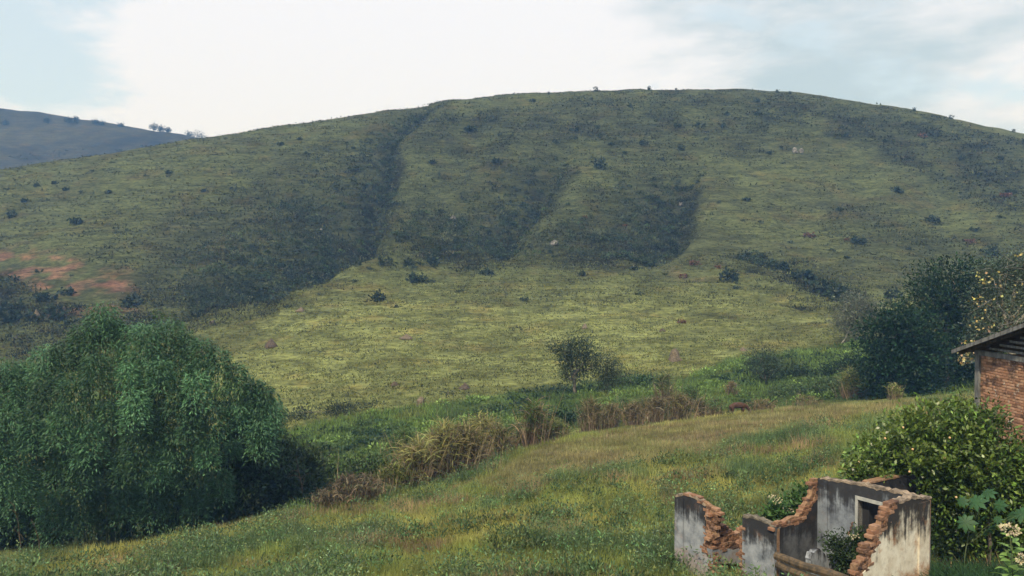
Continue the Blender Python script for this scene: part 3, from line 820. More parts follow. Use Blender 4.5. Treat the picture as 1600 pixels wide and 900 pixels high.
# fallen roof beams
def log_thing(label, a, b, r, mat, name='fallen_beam'):
    pts = curve_pts(a, b, (0, 0, -0.03), 9, 0.012)
    V, F = tube(pts, r * rng.uniform(0.92, 1.08, 9), 9)
    n = len(V)
    caps = np.array([[0, k, k + 1, k + 1] for k in range(1, 8)] + [[n - 9, n - 9 + k + 1, n - 9 + k, n - 9 + k] for k in range(1, 8)])
    V2, F2 = V, F
    bm = bmesh.new()
    vs = [bm.verts.new(v - np.array(a)) for v in V2]
    for f in F2: bm.faces.new([vs[i] for i in f])
    bm.faces.new(vs[:9][::-1]); bm.faces.new(vs[-9:])
    me = bpy.data.meshes.new(name); bm.to_mesh(me); bm.free(); me.materials.append(mat)
    o = link(bpy.data.objects.new(name, me)); o.location = a
    return tag(o, label, 'beam')
log_thing('mossy brown beam fallen across the ruined room, the upper of two', at(1212, 868, 20.1), at(1345, 912, 18.2), 0.11, M_WOOD)
log_thing('darker lower beam lying under the mossy fallen beam in the ruin', at(1214, 882, 20.0), at(1335, 926, 18.25), 0.09, M_WOOD)

# ------------------------------------------------------------------ brick house at the right edge
AW = math.radians(-3.5)
Wd = Vector((math.sin(AW), math.cos(AW), 0)); nH = Vector((-math.cos(AW), math.sin(AW), 0))   # wall direction (away), face normal (left)
H0 = at(1526, 560, 27.0); H0.z = 0                    # far left corner of the gable wall
WT, H_BASE, LEN = -3.02, -8.6, 9.0
house = thing('brick_house', 'old brick house with louvred gable and deep roof overhang at right edge', 'house', (H0.x, H0.y, H_BASE))
hdr = -Wd                                             # s runs from the far corner towards the viewer
M_HBRICK = brick_mat('house_brick', 0.8, 1.6)
hb_mesh = [brick_mesh(0.222, 0.10, 0.076, M_HBRICK) for _ in range(6)]
hang = math.atan2(hdr.y, hdr.x)
HBL, HBH = 0.24, 0.096
nb = 0; restV = []
for row in range(int((WT - H_BASE) / HBH)):
    z = WT - (row + 1) * HBH
    for k in range(int(LEN / HBL) + 1):
        s = 0.22 + k * HBL + (HBL / 2 if row % 2 else 0)
        if s + HBL > LEN: continue
        c = H0 + hdr * (s + HBL / 2) + Vector((0, 0, z + HBH / 2)) - nH * (0.05 + random.gauss(0, 0.004))
        px, py = proj(np.array(c))
        if px < 1612 and py < 712 and nb < 298:
            o = bpy.data.objects.new('brick', random.choice(hb_mesh))
            o.location = c - house.location; o.rotation_euler = (0, random.gauss(0, .008), hang)
            link(o, house); nb += 1
        else:
            restV.append((c, random.gauss(0, .004)))
bv, bf = [], []
for c, j in restV:
    n = len(bv) * 8
    e = [(c + hdr * (sx * 0.113) + nH * (sy * 0.05) + Vector((0, 0, sz * 0.041))) for sx in (-1, 1) for sy in (-1, 1) for sz in (-1, 1)]
    bf += [[n + i for i in f] for f in ((0, 1, 3, 2), (4, 6, 7, 5), (0, 4, 5, 1), (2, 3, 7, 6), (0, 2, 6, 4), (1, 5, 7, 3))]
    bv.append(np.array(e))
o = mesh_obj('brickwork', np.concatenate(bv), np.array(bf), M_HBRICK, house); o['kind'] = 'stuff'
def hbox(name, s0, s1, z0, z1, t0, t1, mat, parent=house):
    return prism(name, [(s0, z0), (s1, z0), (s1, z1), (s0, z1)], H0, hdr, nH, t0, t1, mat, parent)
hbox('wall', 0.16, LEN, H_BASE, WT - 0.005, -0.026, -0.2, M_MORTAR)
prism('wall', [(0, H_BASE), (6, H_BASE), (6, WT), (0, WT)], H0 - nH * 0.2 , -nH, Wd, -0.01, -0.2, M_MORTAR, house)
prism('wall', [(0, H_BASE), (6, H_BASE), (6, WT), (0, WT)], H0 + hdr * LEN - nH * 0.2, -nH, hdr, -0.01, -0.2, M_MORTAR, house)
hbox('corner_post', -0.02, 0.19, H_BASE, WT, 0.05, -0.12, M_GREYWOOD)
hbox('tie_beam', -0.05, LEN + 0.05, WT + 0.004, WT + 0.17, 0.06, -0.1, M_GREYWOOD)
SL = math.tan(math.radians(19)); half = LEN / 2
EAVE = 0.60; VERGE = 0.50
def roof_z(s): return WT + 0.22 + (s if s < half else LEN - s) * SL
k = 0
for i in range(7):                                    # louvre boards in the gable
    z = WT + 0.25 + i * 0.165
    s0 = max(0.0, (z + 0.09 - WT - 0.22) / SL) + 0.35; s1 = LEN - s0
    if s1 - s0 < 0.6: break
    hbox('slat', s0, s1, z, z + 0.075, 0.03, -0.01, M_GREYWOOD)
hbox('gable_post', half - 0.07, half + 0.07, WT + 0.175, roof_z(half) - 0.12, -0.012, -0.1, M_GREYWOOD)
for a, b in ((-EAVE, half), (half, LEN + EAVE)):
    za, zb = roof_z(a) if a < half else roof_z(half), roof_z(b) if b > half else roof_z(half)
    if a < 0: za = WT + 0.22 + a * SL
    if b > LEN: zb = WT + 0.22 + (LEN - b) * SL
    prism('roof_slope', [(a, za), (b, zb), (b, zb + 0.06), (a, za + 0.06)], H0, hdr, nH, VERGE - 0.03, -6.5, M_ROOF, house)
    prism('barge_board', [(a - (0.03 if a < 0 else -0.01), za - 0.05), (b - 0.01, zb - 0.05), (b - 0.01, zb + 0.08), (a - (0.03 if a < 0 else -0.01), za + 0.08)], H0, hdr, nH, VERGE + 0.02, VERGE - 0.028, M_GREYWOOD, house)
for n in range(5):                                    # rafters under the overhang
    a, b = -EAVE + 0.05, half
    off = VERGE - 0.22 - n * 1.1
    prism('rafter', [(a, WT + 0.22 + a * SL - 0.10), (b, roof_z(half) - 0.10), (b, roof_z(half) - 0.003), (a, WT + 0.22 + a * SL - 0.003)], H0, hdr, nH, off, off - 0.07, M_WOOD, house)
tile_me = None
for n in range(26):                                   # tile ends along the verge
    s = -EAVE + 0.03 + n * 0.2
    if s > half - 0.1: break
    zc = WT + 0.22 + s * SL + 0.064
    P = H0 + hdr * s + nH * (VERGE - 0.02) + Vector((0, 0, zc))
    pts = [P - nH * t for t in (0, 0.3, 0.6)]
    if tile_me is None:
        V, F = tube(np.array([p - pts[0] for p in pts]), 0.055, 8); tile_me = make_mesh('roof_tile', V, F, M_ROOF)
    o = link(bpy.data.objects.new('roof_tile', tile_me), house); o.location = pts[0] - house.location

# ------------------------------------------------------------------ plants: builders
def crown_tree(name, label, cat, base, trunk_h, trunk_r, blobs, n, leaf, width, colour, group=None, mat=None, bark=None, lean=(0, 0, 0), hollow=0.4, up=0.2, vv=0.22, limbs=True, flat=1.0, clump=0, rough=.10):
    """blobs: (centre xyz relative to base, radii) ; leaves are spread through the blobs in small sprays"""
    t = thing(name, label, cat, base, group)
    base = np.array(base); bark = bark or M_BARK; mat = mat or M_LEAF
    parts = []
    top = base + np.array([lean[0], lean[1], trunk_h])
    if trunk_r > 0:
        pts = curve_pts(base - [0, 0, 0.4], top, (lean[0] * .2 + rng.normal(0, .03 * trunk_h), 0, 0), 7, trunk_r * 0.3)
        parts.append(tube(pts, np.linspace(trunk_r * 1.25, trunk_r * 0.75, 7), 7))
        if limbs:
            for c, r in blobs:
                e = base + np.array(c)
                a = pts[-1 - int(rng.integers(0, 3))]
                p = curve_pts(a, e, (rng.normal(0, .1) * trunk_h * .3, 0, rng.uniform(-.05, .1) * trunk_h), 6, trunk_r * 0.4)
                parts.append(tube(p, np.linspace(trunk_r * 0.6, trunk_r * 0.12, 6), 5))
                for _ in range(3):
                    q = p[int(rng.integers(2, 6))]
                    e2 = e + rand_dir(1)[0] * np.array(r) * 0.85
                    parts.append(tube(curve_pts(q, e2, rng.normal(0, .05, 3) * trunk_h * .3, 4), np.linspace(trunk_r * 0.22, trunk_r * 0.06, 4), 4))
        V, F, _ = join(parts)
        mesh_obj('trunk', V, F, bark, t, smooth=True)
    vol = np.array([r[0] * r[2] for _, r in blobs]); vol = vol / vol.sum()
    L = []
    for (c, r), w in zip(blobs, vol):
        m = max(8, int(n * w))
        spray = 14
        k = max(1, m // spray)
        cc, dd = blob_pts(k, base + np.array(c), r, hollow)
        # uneven outline: push sprays by low-frequency lumps
        cc = cc + rng.normal(0, rough, (k, 3)) * np.array(r)
        bright = rng.lognormal(0, vv, k)
        idx = np.repeat(np.arange(k), spray)
        sz = (np.mean(r) * 0.16 + leaf * 0.8)
        P = cc[idx] + rng.normal(0, 1, (k * spray, 3)) * sz * np.array([1, 1, flat])
        ax = unit(dd[idx] * 0.7 + rand_dir(k * spray) * 0.8 + np.array([0, 0, up]))
        Cc = vary(colour, k * spray, 0.16) * bright[idx][:, None]
        L.append(leaves(P, ax, leaf * rng.uniform(0.7, 1.3, k * spray), width * rng.uniform(0.8, 1.2, k * spray), Cc, 0.2, 0.45))
    V, F, Cc = join(L)
    mesh_obj('crown', V, F, mat, t, col=Cc)
    return t
def px_blobs(base, d, specs, depth=0.8):
    """specs: (px, py, half-width px, half-height px[, depth offset m]) -> blobs relative to base"""
    out = []
    for s in specs:
        off = s[4] if len(s) > 4 else 0
        c = at(s[0], s[1], d + off)
        k = d / F_PX
        out.append((tuple(c - Vector(base)), (s[2] * k, s[2] * k * depth, s[3] * k)))
    return out

# bamboo thicket on the left --------------------------------------------------
BD = 46.0
bb = drop(at(175, 700, BD).x, BD)
bamboo = thing('bamboo_thicket', 'huge dark green bamboo thicket arching over the left foreground', 'bamboo', bb)
heads = []
outline = [(-170, 560), (-60, 565), (0, 575), (60, 545), (105, 520), (135, 500), (165, 486), (200, 500), (250, 490), (300, 512), (340, 538), (372, 568), (405, 588), (432, 612)]
ox, oy = [p[0] for p in outline], [p[1] for p in outline]
kpx = BD / F_PX
def bamboo_leaf(P, A, n, L, W, spread, C):
    idx = np.repeat(np.arange(len(P)), n)
    t = rng.random(len(idx)) ** 0.8
    Q = P[idx] + A[idx] * t[:, None] + rng.normal(0, 1, (len(idx), 3)) * (np.broadcast_to(spread, len(P))[idx] * (0.30 + 0.8 * np.sin(np.pi * np.clip(t * 0.8 + 0.1, 0, 1))))[:, None] * np.array([1, 1, .8])
    ax = unit(unit(A[idx]) * 0.5 + rand_dir(len(idx)) * 0.8 + np.array([0, 0, -0.55]))
    return leaves(Q, ax, L * rng.uniform(0.7, 1.3, len(idx)), W, C[idx] * rng.lognormal(0, 0.16, (len(idx), 1)) * rng.lognormal(0, 0.05, (len(idx), 3)), 0.2, 0.6)
PL, AL, CL, SL_ = [], [], [], []
for layer, (cnt, dmin, dmax) in enumerate(((230, -4.8, -1.6), (560, .9, 3.6))):
    for _ in range(cnt):
        hx = rng.uniform(-190, 415)
        topy = np.interp(hx, ox, oy)
        lowy = 835 if hx < 330 else 835 - (hx - 330) * 1.9
        f = rng.random() ** (1.15 if layer == 0 else .9)
        hy = topy + 14 + (lowy - topy) * f * 0.86
        bulge = math.sin(math.pi * min(1, f * 0.9 + 0.12))
        edge = max(0.0, 1 - ((hx - 150) / 300) ** 2) ** 0.5
        dd = BD + (rng.uniform(dmin, dmax) - 2.0 * bulge * edge if layer == 0 else rng.uniform(dmin, dmax)) + rng.normal(0, 0.5)
        p = np.array(at(hx, hy, dd))
        out = np.array([np.sign(hx - 170) * rng.uniform(0.0, 0.8) * (0.3 + abs(hx - 170) / 260), -rng.uniform(0.3, 1.0), 0])
        PL.append(p); AL.append(out * 0.9 + np.array([0, 0, -rng.uniform(1.0, 2.8)]))
        young = rng.random()
        base_c = np.array((0.046, 0.108, 0.045)) if young < 0.72 else np.array((0.11, 0.19, 0.068))
        CL.append(base_c * rng.lognormal(0, 0.25)); SL_.append(rng.uniform(.26, .58) if layer == 0 else .5)
PL, AL, CL, SL_ = np.array(PL), np.array(AL), np.array(CL), np.array(SL_)
parts = [bamboo_leaf(PL[230:], AL[230:], 110, 0.40, 0.11, SL_[230:], CL[230:] * .8)]  # leaves behind the billows tinted darker: inner shade put into their colour
# billows: leafy heads of the arching canes, one over the other
bill = []
tries = 0
for hx in list(range(-170, 380, 27)) + [392, 412]:
    hx = hx + rng.uniform(-7, 7); rad = rng.uniform(.6, .95) * (.8 if hx > 330 else 1)
    bill.append((hx, float(np.interp(hx, ox, oy)) + rng.normal(2, 6) + rad / kpx * .8, rad, .05))
for hx, hy in ((425, 640), (408, 668), (400, 640), (372, 640)):
    bill.append((hx, hy, rng.uniform(.6, .8), .2))
while len(bill) < 90 and tries < 4000:
    tries += 1
    hx = rng.uniform(-180, 405); topy = np.interp(hx, ox, oy)
    lowy = 815 if hx < 320 else 815 - (hx - 320) * 2.0
    f = rng.random() ** 1.1
    rad = rng.uniform(.55, 1.1) * (.75 if hx > 330 else 1)
    hy = topy - 6 + rng.normal(0, 9) * (f < .3) + rad / kpx * .8 + (lowy - topy) * f * .84
    if any(math.hypot(hx - q[0], (hy - q[1]) * .6) < 29.5 for q in bill): continue
    bill.append((hx, hy, rad, f))
for hx, hy, rad, f in bill:
    edge = max(0.0, 1 - ((hx - 150) / 300) ** 2) ** 0.5
    dd = BD - 1.2 - 4.2 * edge * math.sin(math.pi * min(1, f * .8 + .2)) - rng.uniform(0, 1.0)
    c = np.array(at(hx, hy, dd)); n_ = int(1500 * rad)
    d_ = rand_dir(n_); d_[:, 2] = np.where(d_[:, 2] < -.3, -d_[:, 2], d_[:, 2])
    drop_ = rng.random(n_) ** 1.4
    P = c + d_ * np.array([rad, rad * .9, rad * .8]) * rng.uniform(.6, 1.05, n_)[:, None]
    P[:, 2] -= drop_ * rad * 2.3; P[:, :2] += (P[:, :2] - c[:2]) * (drop_ * .25)[:, None]
    base_c = np.array((0.066, 0.145, 0.072)) * rng.lognormal(0, .25) * rng.lognormal(0, .18)
    ax = unit(d_ * [1, 1, .3] * .9 + rand_dir(n_) * .55 + [0, 0, -.45])
    parts.append(leaves(P, ax,   .25 * rng.uniform(.6, 1.3, n_), .065, vary(base_c, n_, .18, .05), .15, .6))
# upright young tops
tops = []
for hx, hy in ((150, 490), (163, 484), (172, 488), (184, 496), (140, 500), (246, 488), (258, 492), (118, 512), (285, 505)):
    p = np.array(at(hx, hy + 50, BD + rng.uniform(-1.5, 1)))
    tops.append((p, np.array([rng.normal(0, .2), 0, 1.9])))
parts.append(bamboo_leaf(np.array([t[0] for t in tops]), np.array([t[1] for t in tops]), 170, 0.27, 0.065, 0.26, np.tile(np.array([[0.04, 0.09, 0.032]]), (len(tops), 1))))
V, F, Cc = join(parts)
mesh_obj('foliage', V, F, M_LEAF, bamboo, col=Cc)
for k in range(46):
    hx = rng.uniform(-120, 420) if k > 14 else (140 + k * 4 if k < 10 else 240 + k * 3)
    topy = np.interp(hx, ox, oy) + (10 if k < 15 else rng.uniform(15, 120))
    foot_x = 170 + (hx - 170) * rng.uniform(0.35, 0.7)
    d = BD + rng.uniform(-1.5, 1.5) if k < 15 else BD + rng.uniform(.5, 3)
    f = at(foot_x, 800, BD); foot = drop(f.x, BD + rng.uniform(.3, 3)) - Vector((0, 0, 0.3))
    tip = at(hx, topy, d)
    pts = curve_pts(foot, tip, (-(tip.x - foot.x) * 0.22, 0, 1.2), 9)
    V, F = tube(pts, np.linspace(0.055, 0.02, 9), 5)
    mesh_obj('culm', V, F, M_CULM, bamboo, smooth=True)
# pale dead stems at its foot
def bare_stem(label, px, py, h_px, d=None, n=4, r=0.04, lean=0.1, group=None, mat=M_WOOD):
    p = hit(px, py) if d is None else drop(at(px, py, d).x, d)
    k = p.y / F_PX; h = h_px * k
    t = thing('dead_sapling', label, 'dead plant', p, group)
    tip = np.array(p) + [lean * h, 0, h]
    main = curve_pts(np.array(p) - [0, 0, .3], tip, (lean * -.3 * h, 0, 0), 8, r * 0.6)
    V, F = tube(main, np.linspace(r, r * 0.3, 8), 5); mesh_obj('stem', V, F, mat, t, smooth=True)
    bp = []
    for i in range(n):
        a = main[int(rng.integers(3, 8))]; e = a + np.array([rng.normal(0, .22), rng.normal(0, .1), rng.uniform(-.12, .2)]) * h
        V, F = tube(curve_pts(a, e, (0, 0, .06 * h), 5), np.linspace(r * .45, r * .15, 5), 4); mesh_obj('branch', V, F, mat, t)
    return t
bare_stem('tall pale dead stem with drooping leaves in front of the bamboo', 32, 850, 75, 41.0, 6, 0.035, -0.12)
bare_stem('short leaning pale stick at the foot of the bamboo', 62, 848, 52, 41.5, 2, 0.035, -0.25)
bare_stem('bare grey sapling between the bamboo and the brown brush', 470, 790, 78, None, 7, 0.05, -0.12)

# dark trees at the right ---------------------------------------------------------
def tree_px(name, label, cat, px, py, d, trunk_px, trunk_r, specs, n, leaf, width, colour, **kw):
    b = drop(at(px, py, d).x, d)
    dep = kw.pop('depth', 0.8)
    return crown_tree(name, label, cat, b, max(0.3, (at(px, py, d).z - b.z) + trunk_px * d / F_PX), trunk_r, px_blobs(b, d, specs, dep), n, leaf, width, colour, **kw)
tree_px('dark_tree', 'tall dark green tree with feathery layers, left of the brick house roof', 'tree', 1478, 612, 74, 90, 0.28,
        [(1490, 440, 52, 34), (1455, 470, 40, 32), (1510, 480, 50, 44), (1465, 520, 48, 40), (1515, 540, 48, 46), (1480, 580, 52, 38), (1530, 590, 40, 36), (1545, 430, 34, 24), (1440, 560, 30, 34)], 20000, 0.36, 0.16, (0.012, 0.036, 0.015), flat=0.55, vv=0.3)
tree_px('dark_tree', 'lower broad dark tree at the field edge, in front of the tall one', 'tree', 1392, 618, 70, 50, 0.24,
        [(1400, 500, 34, 24), (1378, 525, 34, 34), (1425, 520, 36, 32), (1372, 568, 30, 36), (1412, 570, 42, 42), (1450, 560, 30, 40), (1395, 600, 46, 22), (1440, 606, 40, 16)], 15000, 0.34, 0.16, (0.012, 0.038, 0.015), flat=0.55, vv=0.3)
tree_px('wispy_tree', 'pale grey thin-leaved tree on the slope left of the dark trees', 'tree', 1311, 556, 101, 40, 0.09,
        [(1340, 478, 30, 18), (1318, 500, 24, 16), (1360, 492, 24, 20), (1338, 512, 28, 14)], 5200, 0.34, 0.13, (0.12, 0.135, 0.10), lean=(1.2, 0, 0), hollow=0.1, bark=M_PALE)
tree_px('round_tree', 'small round-crowned tree on a bare trunk above the reeds', 'tree', 898, 622, 80, 45, 0.17,
        [(880, 548, 20, 17), (905, 542, 24, 16), (920, 562, 17, 20), (893, 568, 18, 20), (884, 585, 10, 14), (907, 585, 12, 12), (930, 575, 8, 10)], 4600, 0.26, 0.10, (0.030, 0.052, 0.028), hollow=0.2, vv=0.3)
tree_px('round_tree', 'thinner shrubby tree just right of the round-crowned one', 'tree', 947, 626, 79, 22, 0.08,
        [(950, 566, 16, 13), (960, 580, 17, 13), (942, 586, 14, 14), (955, 598, 20, 13), (944, 612, 13, 12)], 2600, 0.24, 0.09, (0.040, 0.060, 0.032), hollow=0.1, vv=0.3)
tree_px('grey_shrub', 'grey-green spreading shrub in the hollow left of the pale tree', 'shrub', 1196, 622, 82, 26, 0.09,
        [(1190, 560, 26, 13), (1212, 572, 20, 12), (1178, 574, 14, 10), (1196, 584, 18, 14), (1200, 604, 24, 12), (1186, 612, 18, 9)], 3200, 0.26, 0.09, (0.034, 0.056, 0.036), hollow=0.1, vv=0.3)
tree_px('flowering_tree', 'grey twiggy tree with yellow blossom behind the house roof', 'tree', 1575, 640, 33, 120, 0.16,
        [(1560, 430, 44, 28), (1600, 420, 50, 32), (1545, 468, 36, 26), (1595, 480, 50, 36), (1535, 505, 26, 24), (1575, 525, 50, 30), (1520, 530, 16, 16), (1640, 470, 50, 60), (1512, 558, 12, 10)], 15000, 0.12, 0.055, (0.078, 0.112, 0.088), hollow=0.1, bark=M_PALE, vv=0.3, depth=0.6)
ft = [o for o in COL.objects if o.name == 'flowering_tree'][0]
P = np.concatenate([blob_pts(m, at(px, py, 32.3 + off), (rx * .0275, .5, rz * .0275), 0.4)[0] for px, py, rx, rz, m, off in
                    ((1538, 435, 14, 10, 22, 0), (1530, 470, 12, 10, 16, 0), (1517, 541, 12, 10, 34, 0), (1509, 563, 9, 6, 22, -2.5), (1534, 508, 16, 12, 20, 0), (1590, 396, 14, 6, 8, 0), (1575, 470, 44, 50, 40, 0), (1506, 549, 6, 5, 16, -1))])
V, F, Cc = leaves(P, rand_dir(len(P)), 0.13, 0.10, vary((0.46, 0.38, 0.17), len(P), 0.25, 0.1), 0.2)
mesh_obj('blossom', V, F, M_LEAF, ft, col=Cc)
bt = []
for k in range(26):
    c = np.array(at(rng.uniform(1530, 1620), rng.uniform(410, 540), 32 + rng.uniform(-.8, .5)))
    e = c + rand_dir(1)[0] * np.array([1, .5, .9]) * rng.uniform(.5, 1.3)
    bt.append(tube(curve_pts(c, e, rng.normal(0, .16, 3), 6), np.linspace(.014, .005, 6), 4))
V, F, _ = join(bt); mesh_obj('twig', V, F, M_GREYWOOD, ft)['kind'] = 'stuff'

# citrus bush in front of the house ------------------------------------------------
bush = tree_px('citrus_bush', 'big sprawling bush with yellow-green leaves and small pale fruit behind the ruin', 'bush', 1548, 840, 22.3, 90, 0.045,
        [(1470, 668, 50, 30), (1420, 690, 48, 32), (1375, 722, 44, 26), (1440, 735, 60, 40), (1510, 690, 50, 40), (1545, 730, 52, 46), (1500, 760, 55, 40), (1575, 770, 40, 50), (1590, 720, 34, 30), (1345, 736, 22, 14), (1535, 660, 34, 20), (1465, 765, 30, 28, .6), (1500, 805, 40, 40, .5), (1560, 800, 50, 45, .4), (1610, 790, 40, 60), (1480, 830, 26, 40, .8), (1540, 850, 60, 30, .8)],
        32000, 0.15, 0.075, (0.085, 0.140, 0.030), mat=M_GLOSSY, vv=0.5, rough=.17, hollow=0.5, depth=0.55)
P, _ = blob_pts(520, at(1440, 690, 21.3), (2.0, .7, .8), 0.5)
P2 = np.concatenate([blob_pts(70, at(px, py, 21.2), (rx * .018, .4, rz * .018), 0.4)[0] for px, py, rx, rz in
     ((1425, 645, 12, 8), (1460, 632, 14, 6), (1400, 672, 12, 10), (1360, 695, 12, 10), (1340, 720, 14, 8), (1440, 698, 16, 10), (1480, 720, 14, 8), (1515, 780, 10, 14), (1520, 740, 12, 8), (1450, 660, 18, 6), (1545, 720, 10, 8), (1380, 740, 14, 8), (1420, 715, 14, 10), (1500, 632, 10, 5))])
P = np.concatenate([P, P2])
V, F, Cc = leaves(P, unit(rand_dir(len(P)) + [0, -.3, .5]), 0.15, 0.075, vary((0.105, 0.155, 0.030), len(P), 0.3, 0.06), 0.2)
mesh_obj('young_leaves', V, F, M_GLOSSY, bush, col=Cc)
fb = bmesh.new(); bmesh.ops.create_icosphere(fb, subdivisions=2, radius=0.032)
fm = bpy.data.meshes.new('fruit'); fb.to_mesh(fm); fb.free(); fm.materials.append(M_FRUIT)
for px, py in ((1411, 668), (1426, 702), (1421, 737), (1484, 684), (1494, 777), (1383, 685), (1342, 722), (1476, 715)):
    o = link(bpy.data.objects.new('fruit', fm), bush); o.location = at(px, py, 20.9) - bush.location

# broad-leaved castor plant, weed in flower, grass by the ruin ----------------------
def palmate_mesh(r):
    V, F = [(0, 0, 0)], []
    n = 8
    for k in range(n):
        a = -math.pi * 0.88 + k * (2 * math.pi * 0.88) / (n - 1)
        L = r * (1 - 0.35 * abs(a) / math.pi)
        w = 0.36
        b = len(V); q_ = .62
        V += [(L * q_ * math.cos(a - w), L * q_ * math.sin(a - w), .02 * r), (L * math.cos(a), L * math.sin(a), -.14 * r), (L * q_ * math.cos(a + w), L * q_ * math.sin(a + w), .02 * r), (L * .55 * math.cos(a), L * .55 * math.sin(a), .05 * r)]
        F += [(0, b, b + 3), (b, b + 1, b + 3), (b + 3, b + 1, b + 2), (0, b + 3, b + 2)]
    c = np.tile(np.array([[0.038, 0.105, 0.042]]), (len(V), 1))
    return make_mesh('leaf', np.array(V), np.array(F), M_LEAF, c)
PM = [palmate_mesh(0.26), palmate_mesh(0.21)]
cb = drop(at(1515, 880, 19.2).x, 19.2)
castor = thing('castor_plant', 'castor plant with star-shaped green leaves beside the white wall', 'plant', cb)
st = []
hub = np.array(at(1532, 792, 19.2))
main = curve_pts(np.array(cb) - [0, 0, .2], hub, (-.25, 0, .1), 8, .01); st.append(tube(main, np.linspace(.016, .009, 8), 5))
for i, (px, py, sc) in enumerate(((1525, 784, 1.1), (1561, 789, 1.05), (1508, 816, 1.1), (1536, 810, 1.05), (1546, 828, 1.25), (1503, 784, .85), (1543, 771, .9), (1580, 806, 1.0), (1596, 803, 1.1), (1558, 812, .7))):
    p = at(px, py, 19.0 + rng.uniform(-.2, .2))
    o = link(bpy.data.objects.new('leaf', PM[i % 2]), castor); o.location = p - castor.location; o.scale = (sc * 1.1,) * 3
    o.rotation_euler = (random.uniform(0.7, 1.15), random.uniform(-.3, .3), -math.pi / 2 + random.uniform(-.9, .9))
    a = main[int(rng.integers(4, 8))]
    st.append(tube(curve_pts(a, p, (0, 0, .06), 5), .005, 4))
V, F, _ = join(st); mesh_obj('stem', V, F, M_CULM, castor, smooth=True)

def oblong_leaf(L, W):
    V, F = [], []
    for k, (t, w) in enumerate(((0, .08), (.2, .7), (.45, 1), (.7, .8), (.9, .35), (1, .02))):
        z = .18 * L * math.sin(t * 2.4) - .12 * L * t
        V += [(t * L, -w * W / 2, z + .05 * W), (t * L, 0, z - .05 * W), (t * L, w * W / 2, z + .05 * W)]
        if k:
            b = 3 * k
            F += [(b - 3, b, b + 1, b - 2), (b - 2, b + 1, b + 2, b - 1)]
    return make_mesh('leaf', np.array(V), np.array(F), M_LEAF, np.tile(np.array([[0.19, 0.32, 0.085]]), (len(V), 1)), True)
OL = [oblong_leaf(.27, .10), oblong_leaf(.21, .085), oblong_leaf(.32, .12)]
def flower_weed(label, px, py_top, d, h, nleaf, sc=1.0, group=None):
    top = at(px, py_top, d); base = drop(top.x + .1, d + .05)
    t = thing('flowering_weed', label, 'plant', base, group)
    main = curve_pts(np.array(base) - [0, 0, .1], np.array(top), (.05, 0, 0), 8)
    V, F = tube(main, np.linspace(.016, .008, 8), 5); mesh_obj('stem', V, F, M_CULM, t, smooth=True)
    hh = top.z - base.z
    for i in range(nleaf):
        f = i / nleaf
        o = link(bpy.data.objects.new('leaf', random.choice(OL)), t)
        o.location = Vector((0.1 * -f, 0, hh - .07 - h * f ** .85))
        o.scale = (sc * (.6 + .8 * f),) * 3
        o.rotation_euler = (random.gauss(0, .2), random.uniform(-.35, .15), i * 2.4 + random.gauss(0, .3))
    P, dd = blob_pts(90, top + Vector((0, 0, .05 * sc)), (.15 * sc, .15 * sc, .075 * sc), .3)
    V, F, Cc = leaves(P, dd, .05 * sc, .035 * sc, vary((0.6, 0.52, 0.36), 90, .15, .05))
    mesh_obj('flower_head', V, F, M_LEAF, t, col=Cc)['kind'] = 'stuff'
    return t
flower_weed('pale-flowered weed with big bright oblong leaves in the bottom right corner', 1578, 832, 12.5, .8, 26, 1.0)
flower_weed('smaller pale-flowered weed at the right frame edge below the taller one', 1600, 878, 12.2, .6, 14, 0.85)

def field_z(xy):
    return ground_z(xy[:, 0], xy[:, 1])
gc = drop(at(1500, 890, 18.6).x, 18.6)
gclump = thing('grass_clump', 'dark clump of long grass beside the white wall of the ruin', 'grass clump', gc)
ng = 5200
P = np.stack([gc.x + rng.normal(0.35, .85, ng), gc.y + rng.normal(.1, .7, ng), np.zeros(ng)], 1)
out_ = P[:, 0] - gc.x < -.75; P[out_, 0] += 1.3
P[:, 2] = field_z(P) - .02
D = np.stack([rng.normal(0, .45, ng), rng.normal(-.1, .4, ng), np.ones(ng)], 1)
V, F, Cc = strips(P, D, rng.uniform(.8, 1.85, ng), .026, .42, vary((0.022, 0.055, 0.025), ng, .25), vary((0.045, 0.10, 0.042), ng, .3))
mesh_obj('leaf_blades', V, F, M_GRASS, gclump, col=Cc)['kind'] = 'stuff'
# weeds in and behind the ruin
def weed(label, d, specs, n, leaf, colour, base_px, flowers=None, group=None):
    t = tree_px('weed_bush', label, 'weed', base_px[0], base_px[1], d, 6, 0.012, specs, n, leaf, leaf * .5, colour, hollow=0.1, vv=0.3, depth=.7, limbs=True, group=group)
    if flowers:
        P = np.concatenate([blob_pts(30, at(px, py, d - .25), (.16, .12, .09), .3)[0] for px, py in flowers])
        V, F, Cc = leaves(P, rand_dir(len(P)), .05, .045, vary((0.5, 0.44, 0.3), len(P), .2, .05)); mesh_obj('flowers', V, F, M_LEAF, t, col=Cc)['kind'] = 'stuff'
    return t
weed('fresh green weed bush with pale flowers behind the low broken walls', 22.6, [(1248, 790, 16, 16), (1225, 800, 20, 12), (1255, 775, 10, 10), (1210, 806, 14, 8), (1236, 806, 26, 9)], 2600, .14, (0.055, 0.115, 0.035), (1238, 815), [(1204, 776), (1232, 796), (1215, 783)])
weed('tangled dark weeds growing inside the ruin below the doorway', 20.3, [(1318, 868, 18, 16), (1340, 855, 16, 16), (1300, 848, 12, 10), (1330, 885, 26, 12), (1345, 838, 10, 10)], 2600, .10, (0.035, 0.062, 0.025), (1325, 905), [(1335, 838)])
weed('low weeds at the foot of the left ruin pier', 22.8, [(1048, 890, 12, 16), (1040, 905, 20, 10)], 700, .12, (0.05, 0.08, 0.03), (1046, 920))
